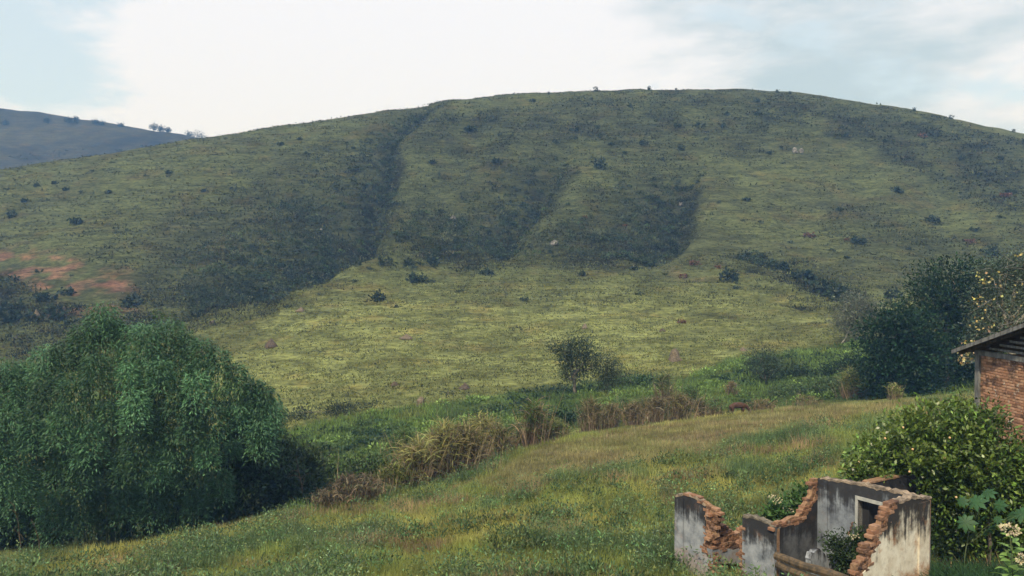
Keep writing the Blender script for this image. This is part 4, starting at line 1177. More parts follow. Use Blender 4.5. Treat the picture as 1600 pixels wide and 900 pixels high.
log_thing('reddish bent stick leaning in the ruin near the doorway', at(1325, 836, 20.5), at(1333, 816, 20.6), 0.022, M_BRICK, 'leaning_stick')
# ------------------------------------------------------------------ stream line: cane clumps
def cane_clump(label, px, py, h_px, w_px, dry=0.5, top=(0.20, 0.20, 0.06), n=420, group='cane clumps along the ditch', name='cane_clump', back=0.0, d=None):
    p = hit(px, py) if d is None else drop(at(px, py, d).x, d)
    if back: p = drop(p.x * (p.y + back) / p.y, p.y + back)
    k = p.y / F_PX; h, w = h_px * k, w_px * k
    t = thing(name, label, 'cane' if name == 'cane_clump' else 'brush', p, group)
    m = n // 2; w = w * 1.25; h = h * 1.08; n = int(n * 1.3)
    B = np.stack([p.x + rng.normal(0, w * .38, m), p.y + rng.normal(0, w * .3 + .1, m), np.zeros(m)], 1); B[:, 2] = field_z(B) - .05
    D = np.stack([(B[:, 0] - p.x) / (w + .1) * .35 + rng.normal(0, .13, m), rng.normal(0, .15, m), np.ones(m)], 1)
    V, F, Cc = strips(B, D, h * rng.lognormal(-.5, .3, m), .045, .06, vary((0.12, 0.09, 0.068), m, .4), vary((0.25, 0.20, 0.125), m, .4), 2)
    mesh_obj('stalks', V, F, M_DRY, t, col=Cc)['kind'] = 'stuff'
    B = np.stack([p.x + rng.normal(0, w * .36, n), p.y + rng.normal(0, w * .3 + .1, n), np.zeros(n)], 1)
    B[:, 2] = p.z + h * rng.uniform(.1, .8, n) ** .7 * (1 - .3 * np.abs(B[:, 0] - p.x) / (w + .1))
    D = np.stack([rng.normal(0, .55, n), rng.normal(0, .5, n), rng.uniform(.4, 1.2, n)], 1)
    hh = ((B[:, 2] - p.z) / h)[:, None]
    mixc = np.where(rng.random((n, 1)) < dry * .75 * (1.2 - hh), vary((0.19, 0.155, 0.10), n, .4), vary(top, n, .3))
    V, F, Cc = strips(B, D, h * rng.uniform(.25, .55, n), .058, .5, mixc * .8, mixc * 1.1)
    mesh_obj('leaf_blades', V, F, M_GRASS, t, col=Cc)['kind'] = 'stuff'
    return t
YEL, GRN = (0.28, 0.28, 0.11), (0.10, 0.16, 0.06)
cane_clump('leftmost yellow-topped cane clump beside the brown brush', 612, 772, 50, 26, .4, (0.13, 0.15, 0.05), 400)
cane_clump('cane clump with pale straw tops, second from the left along the ditch', 652, 764, 78, 24, .5, YEL, 520)
cane_clump('tall yellow-plumed cane clump with dark brown foot', 692, 752, 92, 24, .6, YEL, 640)
cane_clump('broad brown cane clump with a dark hollow at its foot', 728, 742, 78, 26, .8, (0.16, 0.15, 0.06), 640)
cane_clump('yellow-headed cane clump behind the broad brown one', 752, 722, 70, 24, .5, YEL, 560, back=3)
cane_clump('short cane clump at the right end of the tall group', 778, 716, 52, 16, .7, (0.15, 0.15, 0.06), 320)
cane_clump('lone upright cane clump, brown below and green above', 834, 698, 72, 20, .75, (0.10, 0.14, 0.05), 520)
cane_clump('dry cane clump below the round-crowned tree', 925, 673, 50, 18, .85, (0.14, 0.13, 0.06), 380)
cane_clump('low dry cane clump right of the round-crowned tree', 955, 668, 38, 14, .85, (0.14, 0.13, 0.06), 260)
cane_clump('dry reddish cane clump in the middle of the low row', 992, 664, 36, 18, .9, (0.14, 0.12, 0.06), 300)
cane_clump('darker dry cane clump with two dark gaps at its foot', 1028, 659, 40, 16, .9, (0.13, 0.11, 0.06), 300)
cane_clump('dry cane clump near the right end of the low row', 1062, 655, 42, 18, .8, (0.16, 0.14, 0.06), 320)
cane_clump('last small dark cane clump of the low row', 1096, 652, 28, 10, .9, (0.09, 0.09, 0.05), 160)
cane_clump('tall green cane clump behind the low dry row', 1040, 640, 46, 14, .3, (0.12, 0.15, 0.06), 240, back=4)
cane_clump('low straw-coloured cane strip right of the brown cow', 1195, 640, 16, 26, .7, (0.17, 0.15, 0.06), 260)
cane_clump('low straw-coloured cane strip in front of the dark trees', 1262, 634, 16, 24, .6, (0.14, 0.13, 0.06), 220)
cane_clump('yellow-green cane clump just left of the dark trees', 1332, 622, 48, 14, .2, (0.17, 0.20, 0.07), 320)
cane_clump('pale yellow cane clump at the foot of the dark trees', 1398, 622, 26, 9, .2, (0.22, 0.24, 0.08), 160, d=66)
cane_clump('straw dry bush standing in the green hollow', 1142, 614, 22, 9, .7, (0.2, 0.16, 0.09), 160, d=76)
cane_clump('pale green cane clump left of the yellow-plumed one, low in the ditch', 590, 762, 40, 26, .15, GRN, 380, back=4)
cane_clump('green cane clump hidden behind the pale straw tops', 632, 750, 58, 24, .15, GRN, 420, back=5)
cane_clump('green-leaved cane clump between the tall group and the lone upright clump', 800, 706, 44, 24, .2, GRN, 380, back=2)
cane_clump('small straw-green cane clump right of the lone upright clump', 868, 688, 34, 20, .35, (0.15, 0.18, 0.07), 280)
cane_clump('green cane clump filling the gap left of the dry reddish one', 972, 664, 36, 20, .3, GRN, 300, back=3)
cane_clump('green-topped cane clump between the two dry clumps of the low row', 1010, 660, 34, 20, .35, (0.14, 0.16, 0.07), 280, back=2)
cane_clump('green cane clump behind the right end of the low row', 1078, 648, 36, 20, .3, GRN, 280, back=3)
cane_clump('thin green cane clump right of the last small dark clump', 1118, 648, 26, 18, .3, GRN, 200)
for i, (px, py, h) in enumerate(((505, 798, 34), (540, 792, 52), (572, 785, 42))):
    cane_clump(('brown tangled brush pile nearest the bamboo', 'tallest brown brush pile on the field edge', 'brown brush pile closest to the cane row')[i], px, py, h, 26, 1.0, (0.11, 0.095, 0.07), 220, 'brown brush on the field edge', 'dry_brush')
# scrub beside the bamboo and in the hollow
def scrub(label, specs_px, d, n, leaf, colour, group='green scrub in the valley hollow', name='scrub_bush', cat='shrub', **kw):
    b = specs_px[0]
    return tree_px(name, label, cat, b[0], b[1], d, 8, 0.05, specs_px, n, leaf, leaf * .42, colour, group=group, hollow=.1, vv=.3, **kw)
scrub('dark drooping scrub beside the right side of the bamboo', [(420, 745, 40, 40), (455, 765, 34, 34), (390, 710, 36, 40), (430, 800, 50, 22)], 47, 5200, .34, (0.030, 0.055, 0.026))
scrub('pale green scrub right of the bamboo below the slope', [(450, 705, 26, 22), (480, 720, 22, 26), (500, 745, 28, 26)], 52, 2600, .3, (0.055, 0.085, 0.03))
scrub('low green scrub in front of the cane row', [(545, 735, 30, 14), (580, 730, 26, 12), (520, 760, 24, 16)], 51, 2200, .28, (0.06, 0.10, 0.035))
scrub('dark green scrub left of the dark trees', [(1315, 578, 26, 16), (1290, 590, 20, 14), (1335, 570, 20, 14)], 84, 2400, .3, (0.022, 0.046, 0.024))
scrub('dark scrub patch in the middle of the right hollow', [(1252, 585, 20, 14), (1235, 592, 16, 11)], 84, 1500, .3, (0.026, 0.05, 0.026))
scrub('light green leafy scrub along the right hollow', [(1280, 606, 30, 12), (1320, 604, 30, 14), (1240, 612, 30, 10)], 76, 2600, .3, (0.075, 0.12, 0.05))
scrub('dark green scrub beside the small tree trunks', [(985, 600, 28, 9), (1020, 600, 24, 8)], 86, 1700, .3, (0.03, 0.065, 0.03))
scrub('dark leafy scrub between the lone cane and the small tree', [(885, 655, 16, 14), (868, 650, 12, 10)], 64, 1200, .28, (0.028, 0.06, 0.03))
scrub('dark bank of scrub below the pasture step, left of the meadow', [(470, 652, 30, 7), (530, 644, 34, 9), (580, 640, 22, 6)], 79.5, 2200, .3, (0.030, 0.045, 0.026))
scrub('dark scrub on the right end of the pasture step', [(700, 622, 30, 5), (660, 630, 16, 5)], 82.5, 900, .28, (0.035, 0.05, 0.03))

# ------------------------------------------------------------------ the cow
def skinned(name, verts, edges, rad, mat, parent, sub=2):
    me = bpy.data.meshes.new(name); me.from_pydata(verts, edges, [])
    o = bpy.data.objects.new(name, me); COL.objects.link(o)
    m = o.modifiers.new('skin', 'SKIN'); s = o.modifiers.new('sub', 'SUBSURF'); s.levels = s.render_levels = sub
    for v, r in zip(me.skin_vertices[0].data, rad): v.radius = r if isinstance(r, tuple) else (r, r)
    me.skin_vertices[0].data[0].use_root = True
    dg = bpy.context.evaluated_depsgraph_get()
    nm = bpy.data.meshes.new_from_object(o.evaluated_get(dg))
    bpy.data.objects.remove(o)
    nm.materials.clear(); nm.materials.append(mat)
    for p in nm.polygons: p.use_smooth = True
    return link(bpy.data.objects.new(name, nm), parent)
cpos = drop(at(1153, 640, 65.5).x, 65.5)
cow = thing('cow', 'reddish brown cow grazing in the tall growth beyond the field', 'cow', cpos)
cv = [(0, 0, 1.12), (.45, 0, 1.13), (.72, 0, 1.18), (.95, 0, 1.05), (1.18, 0, .72), (1.30, 0, .45), (1.36, 0, .27),
      (-.45, 0, 1.13), (-.75, 0, 1.15), (-.92, 0, 1.05), (-.97, 0, .7), (-.96, 0, .45)]
ce = [(0, 1), (1, 2), (2, 3), (3, 4), (4, 5), (5, 6), (0, 7), (7, 8), (8, 9), (9, 10), (10, 11)]
cr = [(.33, .36), (.31, .34), (.25, .30), (.18, .22), (.14, .15), (.12, .13), (.085, .08), (.31, .33), (.25, .27), (.10, .11), (.025, .025), (.05, .05)]
for s in (-1, 1):
    for x, back in ((.55, 0), (-.68, 1)):
        n = len(cv)
        cv += [(x, s * .17, .86), (x + (.06 if back else .0), s * .18, .62), (x - (.12 if back else -.02), s * .18, .42), (x - (.06 if back else 0), s * .18, .08), (x - (.03 if back else -.04), s * .18, 0.0)]
        ce += [(2 if not back else 8, n), (n, n + 1), (n + 1, n + 2), (n + 2, n + 3), (n + 3, n + 4)]
        cr += [.15 if not back else .18, .10 if not back else .12, .065, .05, .06]
    n = len(cv); cv += [(1.17, s * .14, .74), (1.15, s * .26, .72)]; ce += [(4, n), (n, n + 1)]; cr += [.05, .045]
skinned('body', cv, ce, cr, M_HIDE, cow)
cow.scale = (.8, .8, .8); cow.rotation_euler = (0, 0, .15)
for s in (-1, 1):
    V, F = tube(curve_pts((1.2, s * .09, .80), (1.27, s * .2, .98), (0, s * .06, 0), 5), np.linspace(.03, .008, 5), 5)
    o = link(bpy.data.objects.new('horn', make_mesh('horn', V, F, M_HORN)), cow)

# ------------------------------------------------------------------ termite mounds, rocks
def mound(label, px, py, w_px, h_px, mat, group='termite mounds on the pasture', knob=False, name='termite_mound', cat='mound', rock=False):
    p = hit(px, py); k = p.y / F_PX; r, h = w_px * k / 2, h_px * k
    bm = bmesh.new(); bmesh.ops.create_icosphere(bm, subdivisions=3, radius=1.0)
    sd_ = random.uniform(0, 50)
    for v in bm.verts:
        z = max(v.co.z, -.35)
        n = float(perlin(np.array([v.co.x * 1.7 + sd_]), np.array([v.co.y * 1.7 + v.co.z * 1.3]))[0])
        taper = 1 - .12 * max(z, 0) + .25 * n if rock else 1 - .72 * max(z, 0) ** .9 if not knob else 1 - .45 * max(z, 0) ** .7 + (.12 if z > .5 else 0)
        v.co = Vector((v.co.x * r * taper * (1 + .55 * n), v.co.y * r * taper * (1 + .35 * n), z * h * (1 + .2 * n)))
    me = bpy.data.meshes.new(name); bm.to_mesh(me); bm.free(); me.materials.append(mat)
    for q in me.polygons: q.use_smooth = True
    o = link(bpy.data.objects.new(name, me)); o.location = p
    return tag(o, label, cat, group)
mound('dark termite mound with a pointed tip, left part of the pasture', 423, 542, 22, 12, M_DARKEARTH)
mound('tan knob-topped termite mound right of the small trees', 1055, 563, 20, 18, M_EARTH, knob=True)
mound('pinkish termite mound on the step above the meadow', 657, 634, 15, 14, M_EARTH, knob=True)
mound('flat dark mound in the lower middle pasture', 726, 607, 20, 8, M_DARKEARTH)
mound('flat brown mound under the middle of the pasture', 635, 529, 22, 6, M_EARTH)
mound('low brown mound at the upper left pasture', 470, 486, 16, 6, M_EARTH)
mound('tan mound among the dark scrub at the far left', 56, 494, 10, 10, M_EARTH)
mound('small reddish mound above the small round tree', 914, 513, 12, 7, M_EARTH)
mound('low grey mound on the lower pasture left of centre', 616, 602, 14, 6, M_DARKEARTH)
mound('small dark mound at centre right of the pasture', 1035, 518, 10, 5, M_DARKEARTH)
mound('tiny dark mound near the left edge of the pasture', 332, 506, 10, 5, M_DARKEARTH)
mound('reddish mound near the meadow corner', 1162, 548, 12, 5, M_EARTH)
for (px, py, w, h, lab) in ((1240, 238, 9, 7, 'pale boulder high on the right hillside'), (1250, 238, 7, 6, 'smaller grey boulder beside the pale one'), (866, 382, 12, 6, 'grey boulder at the foot of the middle gully'), (708, 342, 8, 5, 'pale rock in the scrub of the middle slope'), (1064, 320, 8, 5, 'grey rock beside the right gully'), (502, 362, 6, 5, 'small pale rock in the left gully scrub')):
    mound(lab, px, py, w, h, M_ROCK, 'boulders on the hillside', name='boulder', cat='boulder', rock=True)

# ------------------------------------------------------------------ hillside shrubs, one by one
def shrub_mesh(kind):
    L = []
    n = {'round': 150, 'low': 130, 'tall': 170, 'rust': 120}[kind]
    sh = {'round': (.8, .8, .55), 'low': (1.25, 1.0, .38), 'tall': (.6, .6, .85), 'rust': (1.0, .9, .42)}[kind]
    P, d = blob_pts(n, (0, 0, sh[2] * .55), sh, .0)
    P = P + .16 * np.sin(P * 5 + rng.uniform(0, 6, 3))
    col = {'round': (0.024, 0.040, 0.022), 'low': (0.030, 0.046, 0.024), 'tall': (0.022, 0.040, 0.022), 'rust': (0.125, 0.060, 0.042)}[kind]
    V, F, C = leaves(P, unit(d * .5 + rand_dir(n) * .9), .42, .24, vary(col, n, .3), .2)
    return make_mesh('shrub', V, F, M_LEAF, C)
SHRUBS = {k: [shrub_mesh(k) for _ in range(3)] for k in ('round', 'low', 'tall', 'rust')}
ORD = 'leftmost second third fourth fifth sixth seventh eighth ninth tenth eleventh twelfth thirteenth fourteenth fifteenth sixteenth seventeenth'.split()
def shrubs(pts, kinds, what, zones, group):
    """zones: (phrase, test) - the first zone whose test holds names the place; inside a zone shrubs are told apart by their order"""
    got = {}
    for p in pts:
        for ph, f in zones:
            if f(p[0], p[1]): got.setdefault(ph, []).append(p); break
    for ph, L in got.items():
        L.sort()
        for i, p in enumerate(L):
            w = '' if len(L) == 1 else ('leftmost ' if i == 0 else 'rightmost ' if i == len(L) - 1 else ORD[i] + ' from left ')
            size = 'wide' if p[2] >= 14 else 'small' if p[2] >= 8 else 'tiny'
            shrub(p[0], p[1], p[2], random.choice(kinds), '%s %s, %s%s' % (size, what, w, ph), group)
def shrub(px, py, w_px, kind, label, group):
    p = hit(px, py); k = p.y / F_PX
    o = bpy.data.objects.new('shrub', random.choice(SHRUBS[kind]))
    s = (.8 if kind == 'tall' else 1.15) * random.uniform(.7, 1.3) * w_px * k / 2 / {'round': .8, 'low': 1.25, 'tall': .6, 'rust': 1.0}[kind]
    o.location = p - Vector((0, 0, .1)); o.rotation_euler = (0, 0, random.uniform(0, 6.28)); o.scale = (s, s, s * random.uniform(.85, 1.15))
    link(o); return tag(o, label, 'shrub', group)
shrubs(((430, 197, 6), (468, 191, 7), (502, 185, 5), (628, 168, 5), (857, 147, 5), (930, 143, 6), (1013, 141, 6), (1055, 141, 4), (1212, 145, 6), (1232, 147, 4), (1308, 154, 8), (1425, 174, 6), (1482, 186, 5), (1545, 198, 7), (1580, 206, 6)), ('tall',), 'dark shrub', [('on the left skyline slope', lambda x, y: x < 700), ('on the summit skyline', lambda x, y: x < 1220), ('on the right skyline slope', lambda x, y: True)], 'skyline shrubs on the main hill')
shrubs(((440, 227, 8), (470, 219, 7), (553, 232, 7), (606, 243, 8), (480, 240, 6), (706, 188, 8), (726, 185, 7), (772, 190, 9), (800, 196, 7), (782, 211, 8), (690, 198, 6), (832, 160, 12), (856, 191, 10), (898, 205, 22), (899, 217, 8), (933, 200, 7), (954, 228, 12), (976, 240, 7), (937, 215, 8), (776, 256, 12), (676, 256, 14), (735, 205, 16), (984, 168, 8), (1011, 178, 6), (1090, 199, 20), (1128, 199, 10), (1134, 180, 9), (1182, 180, 10), (1198, 180, 9), (1218, 232, 9), (1200, 241, 9), (1221, 256, 8), (1314, 202, 12), (1316, 212, 18), (1330, 200, 7), (1380, 222, 10), (1440, 226, 11), (1258, 213, 8), (1102, 218, 7), (1063, 235, 9), (1034, 250, 12), (1003, 226, 9), (1057, 199, 8), (1052, 182, 6), (904, 270, 9), (936, 262, 18), (925, 247, 8), (867, 224, 7), (1480, 220, 8), (1180, 160, 8), (1250, 180, 9), (1560, 250, 10), (1500, 250, 9)), ('round', 'low'), 'dark shrub', [('left of the long gully', lambda x, y: x < 610), ('below the summit, left', lambda x, y: x < 850 and y < 205), ('above the middle gully', lambda x, y: x < 850), ('close under the summit', lambda x, y: x < 1110 and y < 205), ('below the summit, centre', lambda x, y: x < 1050), ('high on the right', lambda x, y: x < 1240), ('on the far right upper hill', lambda x, y: True)], 'shrubs on the upper hill')
shrubs(((40, 316, 9), (88, 287, 9), (96, 272, 5), (60, 292, 7), (14, 296, 8), (78, 313, 6), (105, 298, 12), (130, 300, 12), (165, 250, 9), (178, 255, 7), (210, 337, 7), (172, 302, 12), (301, 343, 11), (230, 275, 10), (256, 265, 8), (266, 272, 9), (335, 262, 10), (320, 300, 12), (200, 360, 9), (270, 300, 7), (147, 268, 6), (20, 340, 12), (120, 350, 14)), ('round', 'low'), 'dark shrub', [('along the left flank ridge', lambda x, y: y < 285), ('at the left edge of the flank', lambda x, y: x < 110), ('lower on the left flank', lambda x, y: True)], 'shrubs on the left flank')
shrubs(((1123, 318, 9), (1160, 345, 9), (1187, 348, 8), (1061, 357, 9), (1298, 392, 13), (1322, 404, 10), (1340, 380, 24), (1455, 346, 16), (1462, 352, 14), (1205, 320, 8), (1310, 330, 9), (1400, 300, 12), (1480, 330, 10), (1520, 360, 16), (1560, 340, 18), (1575, 300, 20), (1420, 390, 14), (1265, 330, 7), (1370, 350, 9), (1165, 315, 14), (1150, 355, 8), (1235, 380, 9), (1550, 400, 18)), ('round', 'low'), 'dark shrub', [('on the bright right spur', lambda x, y: x < 1250), ('mid right slope', lambda x, y: x < 1430), ('at the far right slope', lambda x, y: True)], 'shrubs on the right shoulder')
for (px, py, w, lab) in ((1265, 370, 18, 'rusty red bush alone on the right slope'), (1322, 376, 9, 'small rusty bush right of the lone rusty one'), (1068, 434, 13, 'rusty bush lowest in the trio above the pasture'), (1085, 414, 12, 'rusty bush topmost in the trio above the pasture'), (1122, 419, 13, 'rusty bush at the right of the trio above the pasture'), (976, 354, 8, 'small rusty bush in the right gully scrub'), (1437, 215, 12, 'rusty bush high on the upper right hillside'), (1568, 308, 14, 'rusty bush at the right end of the hillside'), (1515, 380, 18, 'wide rusty bush above the dark trees'), (1065, 505, 10, 'rusty bush at the top of the right pasture'), (914, 340, 7, 'tiny rusty bush beside the middle gully')):
    shrub(px, py, w, 'rust', lab, 'rusty bushes on the slopes')
shrubs(((400, 470, 40), (420, 468, 18), (560, 415, 14), (578, 420, 12), (600, 413, 24), (640, 416, 34), (675, 412, 22), (730, 420, 16), (760, 428, 14), (650, 440, 24), (672, 441, 14), (508, 432, 14), (490, 438, 12), (590, 470, 20), (500, 460, 16), (866, 402, 12), (860, 395, 10), (990, 422, 14), (1040, 430, 12), (1140, 440, 24), (1150, 452, 14), (1140, 462, 12), (910, 430, 16), (720, 455, 12), (555, 440, 12), (450, 480, 12), (620, 480, 12), (820, 470, 14), (1000, 460, 14)), ('low', 'low', 'round'), 'grey-green shrub', [('at the left pasture corner', lambda x, y: x < 540), ('in the row at the pasture top', lambda x, y: x < 800 and y < 432), ('just below the pasture top row', lambda x, y: x < 840), ('at the upper right pasture', lambda x, y: True)], 'shrubs at the top of the pasture')
for (px, py, w, lab) in ((1255, 440, 30, 'dark thicket bush at the left of the eroded bank'), (1285, 455, 26, 'dark thicket bush in the middle of the eroded bank'), (1310, 468, 34, 'largest dark thicket bush at the right end of the eroded bank'), (1220, 420, 22, 'dark bush at the upper end of the eroded bank'), (1395, 466, 18, 'dark bush beyond the wispy grey tree'), (1165, 402, 14, 'small dark bush at the very top of the eroded bank')):
    shrub(px, py, w, 'round', lab, 'bushes on the eroded bank')
shrubs(((15, 480, 34), (40, 500, 30), (85, 500, 30), (20, 440, 24), (60, 425, 20), (110, 505, 24), (5, 505, 30), (105, 460, 18), (70, 470, 22), (112, 432, 9), (205, 478, 22)), ('round', 'low'), 'dark shrub', [('above the bamboo, upper row', lambda x, y: y < 475), ('above the bamboo, lower row', lambda x, y: True)], 'bushes below the soil scar')
# far ridge trees
def far_tree(px, w_px, h_px, label, stem=True):
    az = math.atan((px - CX) / F_PX)
    rr = np.linspace(560, 700, 300); z = ground_z(rr * math.sin(az), rr * math.cos(az))
    e = z / (rr * math.cos(az)); k = int(np.argmax(e)); r = rr[k]
    b = Vector((r * math.sin(az), r * math.cos(az), float(z[k]) - .5))
    s = r * math.cos(az) / F_PX
    h, w = h_px * s + .6, w_px * s * .85
    crown_tree('ridge_tree', label, 'tree', b, h * (.55 if stem else .2), .3, [((0, 0, h * (.62 if stem else .45)), (w / 2, w / 2, h * (.28 if stem else .5))), ((w * .25, 0, h * (.55 if stem else .35)), (w * .35, w * .3, h * .22))],
               420, .9, .5, (0.022, 0.036, 0.022), 'trees along the far left ridge', hollow=.1, limbs=False)
for px, w, h, lab, st_ in ((12, 7, 5, 'leftmost tiny tree on the far ridge', 1), (77, 8, 7, 'second tiny tree from the left on the far ridge', 1), (109, 9, 6, 'left of the close pair of trees on the far ridge', 1), (121, 8, 9, 'taller tree right of the close pair on the far ridge', 1), (152, 7, 6, 'tiny tree alone in the middle of the far ridge', 1), (162, 6, 4, 'low bush beside the lone tree on the far ridge', 0), (192, 6, 3, 'small bump of a bush on the far ridge', 0), (243, 12, 11, 'flat-topped tree on the falling end of the far ridge', 1), (253, 9, 7, 'small tree right of the flat-topped ridge tree', 1), (264, 6, 5, 'last little tree before the ridge saddle', 1), (312, 22, 7, 'broad low bush left of the ridge saddle clump', 0), (345, 26, 11, 'rounded dark tree clump in the ridge saddle', 0), (360, 14, 8, 'right end of the tree clump in the ridge saddle', 0), (298, 12, 6, 'low bush at the foot of the far ridge', 0)):
    far_tree(px, w, h, lab, st_)

# ------------------------------------------------------------------ ground cover (uncountable)
def scatter_polar(n, a0, a1, r0, r1, power=1.0):
    """more per square metre close by"""
    az = rng.uniform(a0, a1, n)
    lr = rng.uniform(math.log(r0), math.log(r1), n) if power == 1.0 else None
    r = np.exp(lr) if lr is not None else r0 + (r1 - r0) * rng.random(n) ** power
    return r * np.sin(az), r * np.cos(az)
AZ0, AZ1 = math.radians(-37), math.radians(37)
ROOM = [tuple((C0 + U * a + Vv * b)[:2]) for a, b in ((-.3, -3), (-.3, 2.2), (3.2, 2.2), (3.2, -1.6), (6.9, -1.6), (6.9, -2.1), (3.3, -2.1), (3.0, -3))]
# tall grass of the near field
n = 560000
x, y = scatter_polar(n, AZ0, AZ1, 17, 72)
z = ground_z(x, y); px, py = proj(np.stack([x, y, z], 1))
short = pmask(px, py, SHORT_POLY, 16); mead = pmask(px, py, MEADOW_POLYS[0][0], 8)
r = np.hypot(x, y)
tall_band = pmask(px, py, [(1040, 715), (1120, 690), (1240, 655), (1420, 628), (1620, 600), (1620, 720), (1350, 715), (1200, 735), (1100, 745)], 14)
edge = r < np.interp(px, [-300, 0, 200, 400, 500, 600, 700, 800, 900, 1000, 1200, 1400, 1600, 1900], [34, 38, 37.5, 38, 39.5, 42, 46, 51, 54, 57.5, 63, 67, 66, 66])
inside = inpoly(x, y, ROOM)
clear = np.random.default_rng(3).random(n)
patch = fbm(x, y, 4.5, 3); patch2 = fbm(x + 50, y, 9, 3); patch3 = fbm(x, y - 90, 2.2, 2)
corner = (px > 1452) & (r < 30) & (py > 700)
keep = edge & ~(corner & (rng.random(n) < .93)) & (clear > short * 0.15) & (~inside | (clear > .8)) & (rng.random(n) < np.clip(.72 + .5 * patch3, .25, 1))
forb = sstep(-.1, .35, patch + .15 * rng.normal(size=n)) * (1 - short)
yel = sstep(-.1, .5, patch2)
C = lerp((0.25, 0.295, 0.085), (0.37, 0.365, 0.115), yel)
C = C * (1 - forb[:, None]) + np.array((0.115, 0.18, 0.082)) * forb[:, None]
red = sstep(.12, .5, fbm(x + 20, y + 31, 3.6, 3)) * (rng.random(n) < .6)
C = C * (1 - red[:, None]) + np.array((0.33, 0.235, 0.15)) * red[:, None]
C = C * (1 - short[:, None] * .65) + np.array((0.24, 0.19, 0.118)) * (short * .65 * (1 + .4 * fbm(x, y - 40, 3, 3)))[:, None]
C = C * rng.lognormal(0, .22, (n, 1)) * np.clip(1 + .5 * fbm(x + 7, y - 3, 2.6, 3), .45, 1.6)[:, None]
H = (.34 + .26 * sstep(-.4, .5, patch) + .10 * patch3) * (1 - .55 * short * sstep(-.3, .3, patch3 + patch)) * (1 + .25 * tall_band) * rng.uniform(.55, 1.25, n)
H = np.maximum(H, .06)
W = np.clip(.00055 * r, .012, .05) * rng.uniform(.8, 1.6, n)
k = keep
P = np.stack([x, y, z - .03], 1)[k]
V, F, Cc = blades(P, H[k], W[k], .38, C[k] * .8, C[k] * 1.1)
o = mesh_obj('field_grass', V, F, M_GRASS, col=Cc, origin=(0, 40, -10)); tag(o, 'tall dry and green grass covering the near field', 'grass', kind='stuff')
# leafy forbs standing in the grass
n = 13000
x, y = scatter_polar(n, AZ0, AZ1, 18, 60)
z = ground_z(x, y); px, py = proj(np.stack([x, y, z], 1)); r = np.hypot(x, y)
short = pmask(px, py, SHORT_POLY, 16)
edge = r < np.interp(px, [-300, 0, 200, 400, 500, 600, 700, 800, 900, 1000, 1200, 1400, 1600, 1900], [33, 36, 36, 37, 38.5, 41, 45, 50, 53, 56, 62, 66, 65, 65])
k = edge & (fbm(x, y, 4.5, 3) > -.05) & (short < .3) & ~inpoly(x, y, ROOM) & ~((px > 1452) & (r < 30))
x, y, z, r = x[k], y[k], z[k], r[k]; m = len(x); q = 16
idx = np.repeat(np.arange(m), q)
hh = rng.uniform(.4, 1.0, m)
P = np.stack([x, y, z], 1)[idx] + np.stack([rng.normal(0, .13, m * q), rng.normal(0, .13, m * q), rng.uniform(.1, 1, m * q) * hh[idx]], 1)
cb_ = vary((0.10, 0.165, 0.075), m, .35, .1)
cb_[rng.random(m) < .12] = vary((0.2, 0.24, 0.09), 1)[0]
V, F, Cc = leaves(P, unit(rand_dir(m * q) + [0, 0, .7]), rng.uniform(.08, .16, m * q), rng.uniform(.025, .05, m * q), cb_[idx] * rng.lognormal(0, .2, (m * q, 1)))
o = mesh_obj('field_weeds', V, F, M_LEAF, col=Cc, origin=(0, 40, -10)); tag(o, 'leafy weeds standing among the field grass', 'weeds', kind='stuff')
# low weed bushes in the field
n = 5200
x, y = scatter_polar(n, AZ0, AZ1, 20, 62)
z = ground_z(x, y); px, py = proj(np.stack([x, y, z], 1)); r = np.hypot(x, y)
edge = r < np.interp(px, [-300, 0, 200, 400, 500, 600, 700, 800, 900, 1000, 1200, 1400, 1600, 1900], [32, 34, 35, 36, 38, 40.5, 44, 49, 52, 55, 61, 65, 64, 64])
k = edge & (fbm(x + 5, y, 5, 3) + .25 * fbm(x, y, 1.6, 2) > .12) & (pmask(px, py, SHORT_POLY, 16) < .4) & ~inpoly(x, y, ROOM) & ~((px > 1452) & (r < 30))
x, y, z = x[k], y[k], z[k]; m = len(x); q = 26
idx = np.repeat(np.arange(m), q); d = rand_dir(m * q); d[:, 2] = np.abs(d[:, 2])
s_ = rng.lognormal(0, .35, m) * .34
P = np.stack([x, y, z + .12], 1)[idx] + d * (s_[idx] * rng.uniform(.3, 1, m * q))[:, None] * np.array([1.1, 1.0, 1.25])
bc = np.where((rng.random(m) < .22)[:, None], vary((0.15, 0.16, 0.06), m, .25), vary((0.070, 0.118, 0.050), m, .35))
V, F, Cc = leaves(P, unit(d + rand_dir(m * q) * .6 + [0, 0, .4]), .15, .055, bc[idx] * rng.lognormal(0, .2, (m * q, 1)), .2, .3)
o = mesh_obj('field_scrub', V, F, M_LEAF, col=Cc, origin=(0, 40, -10)); tag(o, 'low bushy weeds in patches over the near field', 'weeds', kind='stuff')
